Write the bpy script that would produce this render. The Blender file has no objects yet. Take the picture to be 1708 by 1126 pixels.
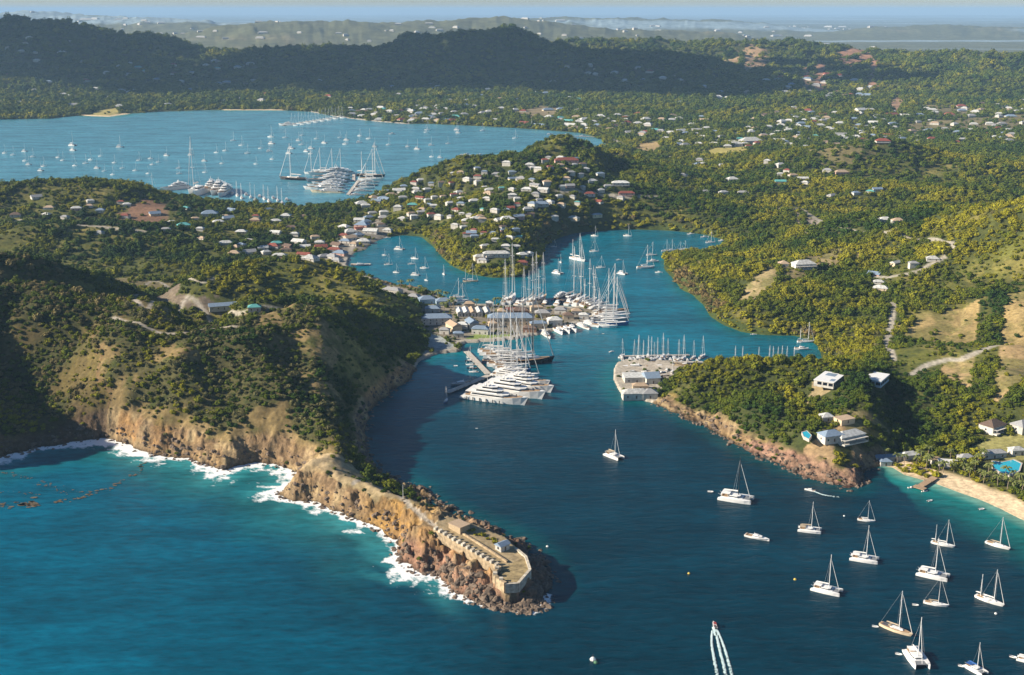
import bpy, bmesh, math, random
import numpy as np
from mathutils import Vector, Matrix
R = math.radians
random.seed(7); rng = np.random.default_rng(11)
sc = bpy.context.scene
col = sc.collection
# ---------------------------------------------------------------- camera, sky, sun, exposure
FP, CH, VY = 2000.0, 280.0, 16.0            # focal length in photo pixels, camera height, horizon row
PIT = math.atan((563 - VY) / FP)
cam_d = bpy.data.cameras.new('camera'); cam = bpy.data.objects.new('camera', cam_d); col.objects.link(cam)
cam.location = (0, 0, CH); cam.rotation_euler = (math.pi / 2 - PIT, 0, 0)
cam_d.sensor_width = 36; cam_d.lens = 36 * FP / 1708; cam_d.clip_start = 1; cam_d.clip_end = 200000
sc.camera = cam
SUN_EL, SUN_BACK = 26.0, -5.0                # elevation; degrees the sun stands behind due left
world = bpy.data.worlds.new('World'); sc.world = world; world.use_nodes = True
wn = world.node_tree; wn.nodes.clear()
sky = wn.nodes.new('ShaderNodeTexSky'); sky.sky_type = 'NISHITA'; sky.sun_disc = False
sky.sun_elevation = R(SUN_EL); sky.sun_rotation = R(-(90 - SUN_BACK)); sky.altitude = 300
sky.air_density = 1.0; sky.dust_density = 0.1; sky.ozone_density = 5.0
bg = wn.nodes.new('ShaderNodeBackground'); bg.inputs['Strength'].default_value = 0.05
wo = wn.nodes.new('ShaderNodeOutputWorld')
wn.links.new(sky.outputs[0], bg.inputs[0]); wn.links.new(bg.outputs[0], wo.inputs[0])
sd_ = bpy.data.lights.new('sun', 'SUN'); sun = bpy.data.objects.new('sun', sd_); col.objects.link(sun)
sd_.energy = 5.0; sd_.angle = R(0.53); sd_.color = (1.0, 0.89, 0.73)
tosun = Vector((-math.cos(R(SUN_EL)) * math.cos(R(SUN_BACK)), math.cos(R(SUN_EL)) * math.sin(R(SUN_BACK)), math.sin(R(SUN_EL))))
sun.rotation_euler = tosun.to_track_quat('Z', 'Y').to_euler(); sun.location = (0, 0, 600)
sc.view_settings.view_transform = 'Standard'; sc.view_settings.look = 'None'
sc.view_settings.exposure = 0.95; sc.view_settings.gamma = 1.0; sc.view_settings.use_curve_mapping = False
sc.cycles.volume_bounces = 0; sc.cycles.max_bounces = 5; sc.cycles.diffuse_bounces = 2; sc.cycles.glossy_bounces = 2
sc.cycles.transparent_max_bounces = 8; sc.cycles.use_adaptive_sampling = True

def W(px, py, z=0.0):
    """the place at height z that the photograph shows at pixel px, py"""
    dx = (px - 854) / FP; dy = (563 - py) / FP
    vy = math.cos(PIT) + dy * math.sin(PIT); vz = -math.sin(PIT) + dy * math.cos(PIT)
    t = (z - CH) / vz
    return np.array((t * dx, t * vy, z))

# ---------------------------------------------------------------- noise
def _h(ix, iy, s):
    n = (ix.astype(np.int64) * 374761393 + iy.astype(np.int64) * 668265263 + s * 1274126177) & 0xffffffff
    n = ((n ^ (n >> 13)) * 1274126177) & 0xffffffff
    n = (n ^ (n >> 16)) & 0xffff
    return n.astype(np.float32) / 65535.0
def vnoise(x, y, s=0):
    ix = np.floor(x); iy = np.floor(y); fx = (x - ix).astype(np.float32); fy = (y - iy).astype(np.float32)
    ix = ix.astype(np.int64); iy = iy.astype(np.int64)
    ux = fx * fx * (3 - 2 * fx); uy = fy * fy * (3 - 2 * fy)
    a = _h(ix, iy, s); b = _h(ix + 1, iy, s); c = _h(ix, iy + 1, s); d = _h(ix + 1, iy + 1, s)
    return (a + (b - a) * ux) * (1 - uy) + (c + (d - c) * ux) * uy      # 0..1
def fbm(x, y, o=4, s=0, g=0.5):
    v = 0; a = 1; t = 0
    for k in range(o):
        v = v + a * vnoise(x, y, s + k * 17); t += a; a *= g
        x, y = (x * 0.8 - y * 0.6) * 2.03 + 5.1, (x * 0.6 + y * 0.8) * 2.03 + 1.7
    return v / t
def ridged(x, y, o=4, s=0):
    v = 0; a = 1; t = 0
    for k in range(o):
        v = v + a * (1 - np.abs(2 * vnoise(x, y, s + k * 31) - 1)); t += a; a *= 0.5
        x, y = (x * 0.8 - y * 0.6) * 2.1 + 3.1, (x * 0.6 + y * 0.8) * 2.1 + 7.7
    return v / t
def sst(a, b, x):
    t = np.clip((x - a) / (b - a), 0, 1); return t * t * (3 - 2 * t)

# ---------------------------------------------------------------- shores (photo pixels on sea level; kind: E exposed cliff, R rocky, Q quay, M mangrove, B beach)
SEA = [(-520,830,'E'),(-200,795,'E'),(0,762,'E'),(60,750,'E'),(120,738,'E'),(165,734,'E'),(205,738,'E'),(250,755,'E'),(300,766,'E'),(345,773,'E'),(366,784,'E'),(375,790,'E'),(388,780,'E'),
 (430,772,'E'),(470,778,'E'),(498,790,'E'),(496,806,'E'),(475,815,'E'),(468,825,'E'),(490,835,'E'),(530,840,'E'),(575,856,'E'),(610,872,'E'),(640,884,'E'),(655,895,'E'),(668,915,'E'),(668,935,'E'),(682,948,'E'),
 (704,955,'E'),(722,950,'E'),(738,962,'E'),(762,985,'E'),(785,1000,'E'),(820,1012,'E'),(860,1021,'E'),(892,1024,'E'),(908,1014,'E'),(914,990,'R'),(912,955,'R'),(898,925,'R'),(870,902,'R'),(830,884,'R'),(795,870,'R'),
 (760,852,'R'),(728,834,'R'),(705,815,'R'),(668,800,'R'),(635,788,'R'),(615,768,'R'),(609,742,'R'),(608,718,'R'),(612,692,'R'),(624,674,'R'),(652,654,'R'),(680,634,'R'),(694,612,'Q'),(696,603,'Q'),(730,590,'Q'),
 (766,587,'Q'),(772,572,'Q'),(817,570,'Q'),(858,566,'Q'),(900,558,'Q'),(940,548,'Q'),(975,538,'Q'),(996,528,'Q'),(1000,518,'Q'),(984,512,'Q'),(950,513,'Q'),(920,511,'Q'),(880,511,'Q'),(845,511,'Q'),(810,509,'Q'),(780,509,'Q'),(756,507,'Q'),
 (735,496,'Q'),(717,487,'R'),(687,479,'R'),(657,473,'R'),(623,465,'Q'),(592,453,'Q'),(578,443,'Q'),(583,430,'M'),(594,420,'M'),(613,417,'M'),(623,405,'M'),(643,396,'M'),(670,392,'M'),(703,394,'M'),(717,405,'M'),
 (733,425,'M'),(757,446,'M'),(783,458,'M'),(823,464,'M'),(863,463,'M'),(890,452,'M'),(903,435,'M'),(908,415,'M'),(923,400,'M'),(953,389,'M'),(1003,385,'M'),(1053,383,'M'),(1103,384,'M'),(1137,387,'M'),(1173,391,'M'),(1207,400,'M'),
 (1205,412,'M'),(1173,419,'M'),(1140,420,'M'),(1105,424,'M'),(1108,448,'M'),(1137,484,'M'),(1157,492,'M'),(1173,508,'M'),(1187,529,'M'),(1207,542,'M'),(1237,554,'M'),(1273,559,'M'),(1326,560,'M'),(1353,569,'M'),(1366,582,'M'),(1370,600,'M'),
 (1366,613,'R'),(1300,618,'R'),(1230,617,'R'),(1160,612,'R'),(1130,606,'Q'),(1090,600,'Q'),(1050,600,'Q'),(1030,606,'Q'),(1025,616,'Q'),(1024,632,'Q'),(1031,648,'Q'),(1044,667,'Q'),(1071,668,'Q'),(1089,672,'R'),(1107,680,'R'),(1133,692,'R'),
 (1151,700,'R'),(1178,709,'R'),(1195,720,'R'),(1218,736,'R'),(1250,754,'R'),(1300,774,'R'),(1336,789,'R'),(1367,801,'R'),(1396,809,'R'),(1420,816,'R'),(1436,810,'R'),(1441,792,'R'),(1453,781,'R'),(1470,776,'B'),(1490,780,'B'),(1508,792,'B'),
 (1540,801,'B'),(1564,809,'B'),(1600,822,'B'),(1635,834,'B'),(1671,850,'B'),(1710,869,'B'),(1780,905,'B'),(1900,960,'B')]
BAY = [(-420,222,'M'),(-150,208,'M'),(0,200,'M'),(83,198,'M'),(133,193,'B'),(183,195,'B'),(217,190,'M'),(273,186,'M'),(367,184,'B'),(467,184,'M'),(520,187,'Q'),(570,196,'Q'),(620,202,'Q'),(680,207,'M'),(720,207,'M'),(787,210,'M'),(847,213,'M'),(904,217,'M'),
 (970,222,'M'),(1004,233,'M'),(1010,243,'M'),(990,250,'M'),(930,254,'M'),(850,259,'M'),(820,264,'M'),(783,274,'M'),(730,285,'Q'),(687,295,'Q'),(653,311,'Q'),(637,321,'Q'),(603,334,'Q'),(570,342,'Q'),(493,344,'Q'),(400,340,'Q'),(333,332,'Q'),
 (267,324,'M'),(233,322,'M'),(150,320,'M'),(0,320,'M'),(-150,320,'M'),(-420,330,'M')]
def loopw(l): return np.array([W(a, b)[:2] for a, b, k in l]), [k for a, b, k in l]
seaP, seaK = loopw(SEA); bayP, bayK = loopw(BAY)
seaP = np.vstack([seaP, [(900, 420), (700, -400), (-1500, -400), (-1500, 500)]]); seaK += ['B', 'X', 'X', 'X']
# polar working grid around the viewpoint: fine near, coarse far
az = np.concatenate([np.linspace(-37, -26.2, 60, endpoint=False), np.linspace(-26.2, 26.2, 840, endpoint=False), np.linspace(26.2, 37, 61)])
rr = [470.0]
while rr[-1] < 64000:
    r = rr[-1]; rr.append(r + (1.1 if r < 900 else r * 0.003 if r < 5400 else r * 0.014))
rr = np.array(rr)
while (len(az) - 1) % 3: az = np.append(az, az[-1] + .3)
while (len(rr) - 1) % 3: rr = np.append(rr, rr[-1] * 1.01)
azr = np.radians(az); NA, NR = len(az), len(rr)
X = (rr[:, None] * np.sin(azr)[None]); Y = (rr[:, None] * np.cos(azr)[None])
def inside(px, py, P):
    c = np.zeros(px.shape, bool); n = len(P); j = n - 1
    for i in range(n):
        xi, yi = P[i]; xj, yj = P[j]
        m = ((yi > py) != (yj > py))
        if yj != yi: c ^= m & (px < (xj - xi) * (py - yi) / (yj - yi) + xi)
        j = i
    return c
KV = {'E': (11, 1.0), 'R': (13, 0.45), 'Q': (5, 0.0), 'M': (28, 0.0), 'B': (55, 0.0), 'X': (40, 0.0)}
def shore(px, py):
    """signed distance to the shore (land positive), the shore's rise length, exposure, quay, beach"""
    best = np.full(px.shape, 1e9); L = np.zeros(px.shape); ex = np.zeros(px.shape); qu = np.zeros(px.shape); be = np.zeros(px.shape)
    for P, K in ((seaP, seaK), (bayP, bayK)):
        n = len(P)
        for i in range(n):
            a = P[i]; b = P[(i + 1) % n]; k = K[i]
            d = b - a; t = np.clip(((px - a[0]) * d[0] + (py - a[1]) * d[1]) / (d @ d), 0, 1)
            q = (px - a[0] - t * d[0]) ** 2 + (py - a[1] - t * d[1]) ** 2
            m = q < best
            best[m] = q[m]; L[m] = KV[k][0]; ex[m] = KV[k][1]; qu[m] = k == 'Q'; be[m] = k == 'B'
    s = np.sqrt(best); wat = inside(px, py, seaP) | inside(px, py, bayP)
    return np.where(wat, -s, s), L, ex, qu, be
# ---------------------------------------------------------------- relief: ridges given as (photo pixel, height)
RID = [ # (points, flat half width, falloff)
 ([(-380,650,50),(-262,577,76),(-140,505,74),(0,487,67),(67,491,68),(150,508,60),(205,523,53),(250,548,47)],3,60),  # unseen left end of this ridge is shaped to shade the hillside
 ([(-300,425,90),(0,447,70),(67,446,66),(130,462,52)],3,70),
 ([(235,562,44),(283,557,52),(333,551,56),(397,543,58),(467,536,56),(520,548,50)],14,62),
 ([(300,600,46),(340,680,26)],3,40),([(430,570,54),(470,680,30)],4,40),([(215,590,38),(200,700,24)],4,30),
 ([(520,548,46),(548,600,38),(552,660,31),(548,720,26),(552,770,22)],4,30),
 ([(520,775,22),(560,795,20),(600,805,19),(640,815,20),(672,824,21),(700,850,19.5),(722,868,17)],5,15),
 ([(722,866,16.5),(745,880,15),(790,900,13),(835,925,11.5),(866,950,10.5)],13,9),
 ([(380,455,44),(430,450,46),(520,452,44),(600,478,32),(680,497,15)],8,55),
 ([(440,505,46),(520,505,42),(600,520,36),(660,545,27),(700,575,14)],8,48),
 ([(-100,312,38),(0,309,36),(60,310,38),(130,308,38),(200,317,32),(240,330,22)],10,110),
 ([(60,375,26),(180,375,26),(300,385,20)],10,90),
 ([(655,330,16),(700,296,30),(760,284,42),(820,264,58),(880,249,70),(950,240,77),(985,246,70),(1040,268,48),(1090,300,34)],14,120),
 ([(880,300,56),(830,350,36),(800,400,22)],10,90),([(950,280,60),(930,360,34),(900,410,18)],10,90),([(720,330,24),(700,370,12)],10,60),
 ([(1000,320,36),(1100,335,30),(1200,345,26),(1290,365,16)],10,120),
 ([(1390,246,50),(1480,238,60),(1540,246,52),(1600,262,40)],10,140),([(1330,300,26),(1450,310,32),(1600,318,34)],10,130),
 ([(1286,168,28),(1330,161,38),(1373,165,36),(1440,182,20)],10,130),
 ([(1560,345,60),(1640,335,78),(1720,322,95),(1850,300,120)],10,130),([(1700,420,45),(1600,440,36),(1500,420,26)],10,90),
 ([(1110,440,10),(1180,430,18),(1260,455,24),(1350,440,26),(1420,430,24)],14,60),([(1230,500,20),(1330,490,20),(1440,480,20)],10,60),
 ([(1480,520,16),(1600,500,24),(1720,520,26)],10,70),([(1500,600,18),(1600,590,22),(1720,590,26)],10,60),
 ([(1100,640,8),(1130,618,18),(1180,606,24),(1240,603,27),(1300,604,28),(1370,610,29),(1440,618,28),(1475,632,20),(1510,660,10)],8,36),
 ([(1250,660,24),(1320,700,20),(1350,735,16),(1395,780,9)],6,26),([(1400,640,27),(1420,720,18)],6,26),
 ([(1600,650,18),(1700,640,24)],8,50),
 # far hills: (pixel, pixel, distance)
 ([(-200,24,4900),(0,33,4900),(20,30,4900),(50,37,4850),(100,38,4800),(150,47,4750),(233,55,4700),(300,75,4650),(367,90,4600),(433,88,4600),(500,84,4550),(567,92,4500)],20,400,1),
 ([(-100,120,4050),(0,126,4050),(70,134,4000),(130,152,3950),(200,168,3900)],20,170,1),
 ([(230,85,4550),(300,130,4150)],14,110,1),([(60,85,4600),(120,125,4250)],14,110,1),([(150,90,4550),(210,135,4150)],14,100,1),([(420,110,4400),(460,150,4100)],20,150,1),
 ([(567,95,4450),(600,88,4430),(650,76,4400),(700,62,4400),(760,52,4400),(800,50,4400),(850,47,4400),(880,58,4380),(905,76,4350),(960,88,4350),(1000,89,4350),(1100,91,4300),(1150,97,4250),(1180,106,4150),(1250,118,4050)],16,300,1),
 ([(700,110,4250),(690,150,4050)],16,130,1),([(850,100,4200),(870,150,4020)],16,130,1),([(1000,115,4200),(1040,155,4000)],16,130,1),([(1130,120,4100),(1210,155,3900)],16,130,1),
 ([(930,74,5000),(990,68,5000),(1060,68,5000),(1110,74,5000)],20,250,1),
 ([(1130,88,4900),(1180,79,4900),(1230,73,4900),(1320,73,4850),(1400,78,4800),(1460,86,4700),(1540,96,4600)],30,330,1),
 ([(1250,100,4500),(1330,125,4250)],30,210,1),([(1400,105,4450),(1490,135,4200)],30,210,1),
 ([(1440,112,4200),(1500,101,4250),(1573,94,4300),(1640,92,4300),(1720,95,4300),(1850,90,4300)],30,360,1),
 ([(1560,140,3850),(1620,128,3900),(1700,135,3900)],30,200,1),
 ([(330,52,8000),(380,43,8000),(420,38,8000),(500,33,8000),(560,36,8000),(640,41,8000),(720,36,8500),(800,34,8500)],50,1000,1),
 ([(-250,19,11500),(-50,25,11500),(30,20,11500),(66,17,11500),(110,24,11500),(200,30,11000),(300,34,10500)],80,1500,1),
 ([(850,32,13000),(950,29,13000),(1050,30,13000),(1180,34,13000)],80,1200,1),([(1480,45,11500),(1560,42,11500),(1640,43,11500),(1800,46,11500)],60,700,1),
 ([(860,44,8500),(1000,48,8500),(1150,52,8500)],60,700,1),
]
def relief(px, py):
    wx = px + (fbm(px / 95, py / 95, 3, 5) - .5) * np.clip(np.hypot(px, py) * .05, 12, 160)
    wy = py + (fbm(px / 95, py / 95, 3, 9) - .5) * np.clip(np.hypot(px, py) * .05, 12, 160)
    D = np.hypot(px, py); acc = np.zeros(px.shape)
    for pts, flat, wd, *fl in RID:
        q = np.array([W(a, b, CH - (b - VY) * h / FP if fl else h) for a, b, h in pts]); best = np.full(px.shape, 1e18); hh = np.zeros(px.shape)
        for i in range(len(q) - 1):
            a = q[i]; d = q[i + 1, :2] - a[:2]; dd = max(d @ d, 1e-6)
            t = np.clip(((wx - a[0]) * d[0] + (wy - a[1]) * d[1]) / dd, 0, 1)
            s = (wx - a[0] - t * d[0]) ** 2 + (wy - a[1] - t * d[1]) ** 2
            m = s < best; best[m] = s[m]; hh[m] = (a[2] + t * (q[i + 1, 2] - a[2]))[m]
        v = hh * np.exp(-(np.maximum(0, np.sqrt(best) - flat) / wd) ** 1.55)
        acc += np.maximum(v, 0) ** 3.2
    return acc ** (1 / 3.2)
cs = (slice(None, None, 3), slice(None, None, 3))
cX, cY = X[cs], Y[cs]
c_sd, c_L, c_ex, c_qu, c_be = shore(cX, cY)
c_rel = relief(cX, cY)
def up(c):
    n, m = c.shape; o = np.empty(((n - 1) * 3 + 1, m)); o[::3] = c
    o[1::3] = c[:-1] * (2 / 3) + c[1:] / 3; o[2::3] = c[:-1] / 3 + c[1:] * (2 / 3)
    p = np.empty((o.shape[0], (m - 1) * 3 + 1)); p[:, ::3] = o
    p[:, 1::3] = o[:, :-1] * (2 / 3) + o[:, 1:] / 3; p[:, 2::3] = o[:, :-1] / 3 + o[:, 1:] * (2 / 3)
    return p
SD, LL, EX, QU, BE, REL = map(up, (c_sd, c_L, c_ex, c_qu, c_be, c_rel))
D = np.hypot(X, Y)
def blur1(a, n=2):
    for _ in range(n):
        a = a.copy(); a[1:-1] = (a[:-2] + 2 * a[1:-1] + a[2:]) / 4; a[:, 1:-1] = (a[:, :-2] + 2 * a[:, 1:-1] + a[:, 2:]) / 4
    return a
LL = blur1(LL, 8); EX = blur1(EX, 6)
sdn = SD + (1 - QU) * ((fbm(X / 13, Y / 13, 4, 3) - .5) * 11 * np.clip(EX + .12, 0, 1) + (fbm(X / 45, Y / 45, 3, 4) - .5) * 10 * np.clip(D / 2500, .1, 1))
base = 2.5 + 4 * sst(20, 300, SD) + np.minimum(12, SD * .01) * fbm(X / 400, Y / 400, 3, 8) * (D < 9000)
base = np.where(D > 6000, 8 + 22 * fbm(X / 1800, Y / 1800, 3, 8), base)
und = (fbm(X / 70, Y / 70, 4, 21) - .5) * 9 + (ridged(X / 260, Y / 260, 4, 22) - .6) * np.clip(REL, 0, 200) * np.where(D > 2500, .22, .42)
H0 = np.hypot(REL, base) + und * np.clip(REL / 40, .15, 1.4) * sst(0, 40, SD) * (1 - .8 * QU * (SD < 60))
rise = 1 - np.exp(-np.maximum(sdn, 0) / LL)
flatq = sst(75, 20, SD) * QU
H = H0 * rise * (1 - flatq) + flatq * 1.6
H = np.where(BE > .5, np.minimum(H, np.maximum(sdn, 0) * .10 + np.maximum(0, SD - 25) * .35), H)
H = np.where(sdn < 0, np.maximum(sdn * .6, -3.5), H + .12)
H = np.where((QU > .5) & (SD >= 0), np.maximum(H, 1.5), H)
# slope, rock
def slope(H):
    gr = np.gradient(H, axis=0) / np.gradient(rr)[:, None]
    ga = np.gradient(H, axis=1) / (rr[:, None] * np.gradient(azr)[None])
    return np.hypot(gr, ga)
SL = blur1(slope(H), 2)
fortd = np.hypot(X - W(800, 950)[0], Y - W(800, 950)[1])
nearfort = sst(130, 60, fortd)
ROCK = np.clip(sst(.62, 1.0, SL + (fbm(X / 9, Y / 9, 3, 40) - .5) * .5) * (D < 1100) * sst(22, 10, H + 12 * (fbm(X / 30, Y / 30, 3, 41) - .5)) * sst(.55, .9, EX) + sst(14, 3, sdn) * np.clip(EX, 0, 1) * 1.0 + sst(15, 6, sdn + 8 * (fbm(X / 12, Y / 12, 3, 43) - .5)) * sst(.1, .3, EX) * sst(12, 6, H), 0, 1)
ROCK *= (1 - QU) * (sdn > -6)
ROCK = np.maximum(ROCK, sst(75, 60, np.hypot(X - W(830, 950)[0], Y - W(830, 950)[1])) * .95)
top = sst(12, 15, H)
rk = ridged(X / 11, Y / 11 , 5, 50); rk2 = fbm(X / 3.1, Y / 3.1, 3, 57)
H = H + ROCK * (EX > .2) * ((rk - .62) * (5 + 8 * nearfort) * sst(-2, 6, sdn) * (1 - .9 * top * nearfort) + (rk2 - .5) * 3.4 + (ridged(X / 5.2, Y / 5.2, 3, 58) - .6) * 3.0 * sst(1, 5, sdn))
# sea-cliff strata steps
st = H / 3.2 + (fbm(X / 22, Y / 22, 2, 61) * 1.5)
H = H + ROCK * (EX > .5) * (np.sin(st * 6.283) * .8) * (H > 0)
del rk, rk2, st
POLY = {}
def pmask(pts, z=10, soft=8):
    """mask of a patch of ground whose outline is seen at these pixels"""
    P = np.array([W(a, b, z)[:2] for a, b in pts]); c = P.mean(0); rad = np.abs(P - c).max() * 1.6 + soft
    m = np.zeros(H.shape, np.float32); sel = (np.abs(X - c[0]) < rad) & (np.abs(Y - c[1]) < rad)
    wx = X[sel] + (fbm(X[sel] / 14, Y[sel] / 14, 3, 77) - .5) * soft * 2.2; wy = Y[sel] + (fbm(X[sel] / 14, Y[sel] / 14, 3, 78) - .5) * soft * 2.2
    m[sel] = inside(wx, wy, P); return m
def hgt(x, y):
    """ground height at world points"""
    x = np.atleast_1d(np.asarray(x, float)); y = np.atleast_1d(np.asarray(y, float))
    a = np.degrees(np.arctan2(x, y)); r = np.hypot(x, y)
    i = np.clip(np.interp(r, rr, np.arange(NR)), 0, NR - 1.001); j = np.clip(np.interp(a, az, np.arange(NA)), 0, NA - 1.001)
    i0 = i.astype(int); j0 = j.astype(int); u = i - i0; v = j - j0
    return (H[i0, j0] * (1 - u) * (1 - v) + H[i0 + 1, j0] * u * (1 - v) + H[i0, j0 + 1] * (1 - u) * v + H[i0 + 1, j0 + 1] * u * v)
def look(F, x, y):
    a = np.degrees(np.arctan2(x, y)); r = np.hypot(x, y)
    i = np.clip(np.rint(np.interp(r, rr, np.arange(NR))), 0, NR - 1).astype(int); j = np.clip(np.rint(np.interp(a, az, np.arange(NA))), 0, NA - 1).astype(int)
    return F[i, j]
def hit(px, py):
    """where on the ground the photograph's pixels lie (nearest ground met); arrays"""
    px = np.atleast_1d(np.asarray(px, float)); py = np.atleast_1d(np.asarray(py, float))
    dx = (px - 854) / FP; dy = (563 - py) / FP
    vy = math.cos(PIT) + dy * math.sin(PIT); vz = -math.sin(PIT) + dy * math.cos(PIT)
    out = np.zeros((len(px), 3)); done = np.zeros(len(px), bool)
    t = 470.0; pt = t
    while t < 30000 and not done.all():
        x = t * dx; y = t * vy; z = CH + t * vz
        h = np.maximum(hgt(x, y), 0)
        m = (~done) & (z <= h)
        if m.any():
            lo = np.full(m.sum(), pt); hi = np.full(m.sum(), t)
            for _ in range(8):
                md = (lo + hi) / 2; zz = CH + md * vz[m]; hh = np.maximum(hgt(md * dx[m], md * vy[m]), 0); b = zz <= hh
                hi = np.where(b, md, hi); lo = np.where(b, lo, md)
            out[m] = np.stack([hi * dx[m], hi * vy[m], np.maximum(hgt(hi * dx[m], hi * vy[m]), 0)], 1); done |= m
        pt = t; t += max(1.5, t * .0035)
    return out
def hit1(px, py): return hit([px], [py])[0]
# ---------------------------------------------------------------- tags
def tag(o, label=None, cat=None, group=None, kind=None):
    if label: o['label'] = label
    if cat: o['category'] = cat
    if group: o['group'] = group
    if kind: o['kind'] = kind
    return o
# ---------------------------------------------------------------- materials
MATS = {}
def mat(name, color, rough=0.6, var=0.0, scale=1.0, metal=0.0, emit=None, spec=0.4):
    if name in MATS: return MATS[name]
    m = bpy.data.materials.new(name); m.use_nodes = True; nt = m.node_tree; b = nt.nodes['Principled BSDF']
    b.inputs['Roughness'].default_value = rough; b.inputs['Metallic'].default_value = metal; b.inputs['Specular IOR Level'].default_value = spec
    c = (*color, 1)
    b.inputs['Base Color'].default_value = c
    if var:
        tc = nt.nodes.new('ShaderNodeNewGeometry'); n = nt.nodes.new('ShaderNodeTexNoise'); n.inputs['Scale'].default_value = scale
        n.inputs['Detail'].default_value = 4
        mr = nt.nodes.new('ShaderNodeMapRange'); mr.inputs[1].default_value = .3; mr.inputs[2].default_value = .7
        mr.inputs[3].default_value = 1 - var; mr.inputs[4].default_value = 1 + var * .6
        oi = nt.nodes.new('ShaderNodeObjectInfo'); mr2 = nt.nodes.new('ShaderNodeMapRange'); mr2.inputs[3].default_value = 1 - var * .6; mr2.inputs[4].default_value = 1 + var * .3
        ml = nt.nodes.new('ShaderNodeMath'); ml.operation = 'MULTIPLY'
        vm = nt.nodes.new('ShaderNodeVectorMath'); vm.operation = 'SCALE'; vm.inputs[0].default_value = color
        L = nt.links.new
        L(tc.outputs['Position'], n.inputs['Vector']); L(n.outputs[0], mr.inputs[0]); L(oi.outputs['Random'], mr2.inputs[0])
        L(mr.outputs[0], ml.inputs[0]); L(mr2.outputs[0], ml.inputs[1]); L(ml.outputs[0], vm.inputs['Scale']); L(vm.outputs[0], b.inputs['Base Color'])
    MATS[name] = m; return m
def new_mesh(name, v, f, mats=None, mi=None, smooth=False):
    me = bpy.data.meshes.new(name)
    v = np.asarray(v, np.float32)
    if isinstance(f, np.ndarray) and f.ndim == 2:
        k = f.shape[1]; me.vertices.add(len(v)); me.vertices.foreach_set('co', v.ravel())
        me.loops.add(f.size); me.loops.foreach_set('vertex_index', f.ravel().astype(np.int32))
        me.polygons.add(len(f)); me.polygons.foreach_set('loop_start', np.arange(0, f.size, k, dtype=np.int32))
        me.update(calc_edges=True)
    else: me.from_pydata([tuple(map(float, q)) for q in v], [], f); me.update()
    for m in mats or []: me.materials.append(m)
    if mi is not None: me.polygons.foreach_set('material_index', np.asarray(mi, np.int32))
    me.polygons.foreach_set('use_smooth', np.full(len(me.polygons), smooth))
    return me
def link(name, me, parent=None, loc=None, rz=None):
    o = bpy.data.objects.new(name, me); col.objects.link(o)
    if parent is not None: o.parent = parent
    if loc is not None: o.location = [float(q) for q in loc]
    if rz is not None: o.rotation_euler = (0, 0, rz)
    return o
def setattr_col(me, name, arr):
    a = me.attributes.new(name, 'FLOAT_COLOR', 'POINT'); b = np.ones((len(arr), 4), np.float32); b[:, :arr.shape[1]] = arr; a.data.foreach_set('color', b.ravel())
def grid_mesh(name, Xa, Ya, Za, keep, smooth=True):
    """mesh of the kept quads of a curvilinear grid"""
    n, m = Xa.shape; idx = np.arange(n * m).reshape(n, m)
    k = keep[:-1, :-1] | keep[1:, :-1] | keep[:-1, 1:] | keep[1:, 1:]
    f = np.stack([idx[:-1, :-1][k], idx[:-1, 1:][k], idx[1:, 1:][k], idx[1:, :-1][k]], 1)
    used = np.unique(f); rem = np.full(n * m, -1, np.int64); rem[used] = np.arange(len(used)); f = rem[f]
    v = np.stack([Xa.ravel()[used], Ya.ravel()[used], Za.ravel()[used]], 1)
    f = f[:, ::-1]
    me = new_mesh(name, v, f, smooth=smooth)
    return me, used
# ---------------------------------------------------------------- ground cover masks
def poly(pts, z, soft=8): return pmask(pts, z, soft)
C = {}; n0 = fbm(X / 14, Y / 14, 3, 99)
C['clear1'] = poly([(1228,482),(1262,456),(1300,442),(1325,434),(1400,426),(1432,436),(1410,448),(1350,456),(1300,470),(1260,482),(1240,490)], 22, 8)
C['field1'] = poly([(1505,524),(1545,513),(1610,510),(1740,508),(1740,590),(1690,578),(1650,566),(1590,552),(1540,540)], 24, 14)
C['field2'] = poly([(1556,604),(1600,590),(1660,583),(1740,578),(1740,640),(1700,640),(1660,655),(1620,640),(1580,628)], 24, 6)
C['lawn1'] = poly([(1612,745),(1640,732),(1740,722),(1740,762),(1660,760)], 5, 4)
C['dirt1'] = poly([(1292,342),(1325,350),(1360,368),(1372,392),(1338,390),(1318,372),(1300,360)], 12, 8)
C['lawn2'] = poly([(770,568),(795,556),(852,558),(840,566),(815,572)], 1.6, 1.5)
C['yel1'] = poly([(1162,254),(1200,247),(1250,246),(1244,258),(1190,262)], 6, 8)
C['tan2'] = poly([(1055,240),(1115,231),(1135,246),(1080,254)], 5, 14)
C['tan3'] = poly([(855,190),(900,178),(940,184),(925,196),(870,198)], 5, 20)
C['yel2'] = poly([(143,191),(170,184),(205,180),(196,190),(165,194)], 3, 20)
C['bare1'] = poly([(1482,150),(1500,140),(1512,148),(1500,166),(1486,166)], 50, 12)
C['bare2'] = poly([(1212,75),(1250,70),(1290,74),(1280,80),(1235,82)], 148, 40)
C['bare3'] = poly([(1318,78),(1350,74),(1385,78),(1378,90),(1335,88)], 146, 40)
C['bare4'] = poly([(1400,82),(1440,78),(1470,86),(1462,100),(1420,94)], 125, 40)
C['tan4'] = poly([(1530,170),(1600,168),(1640,182),(1590,190),(1545,184)], 20, 40)
C['tan5'] = poly([(1500,205),(1600,196),(1720,190),(1720,215),(1600,216),(1520,222)], 12, 30)
C['tan6'] = poly([(1320,255),(1440,250),(1480,270),(1380,280)], 30, 30) * .5
C['brown1'] = poly([(200,352),(245,335),(290,342),(285,372),(230,376)], 18, 14)
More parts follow.
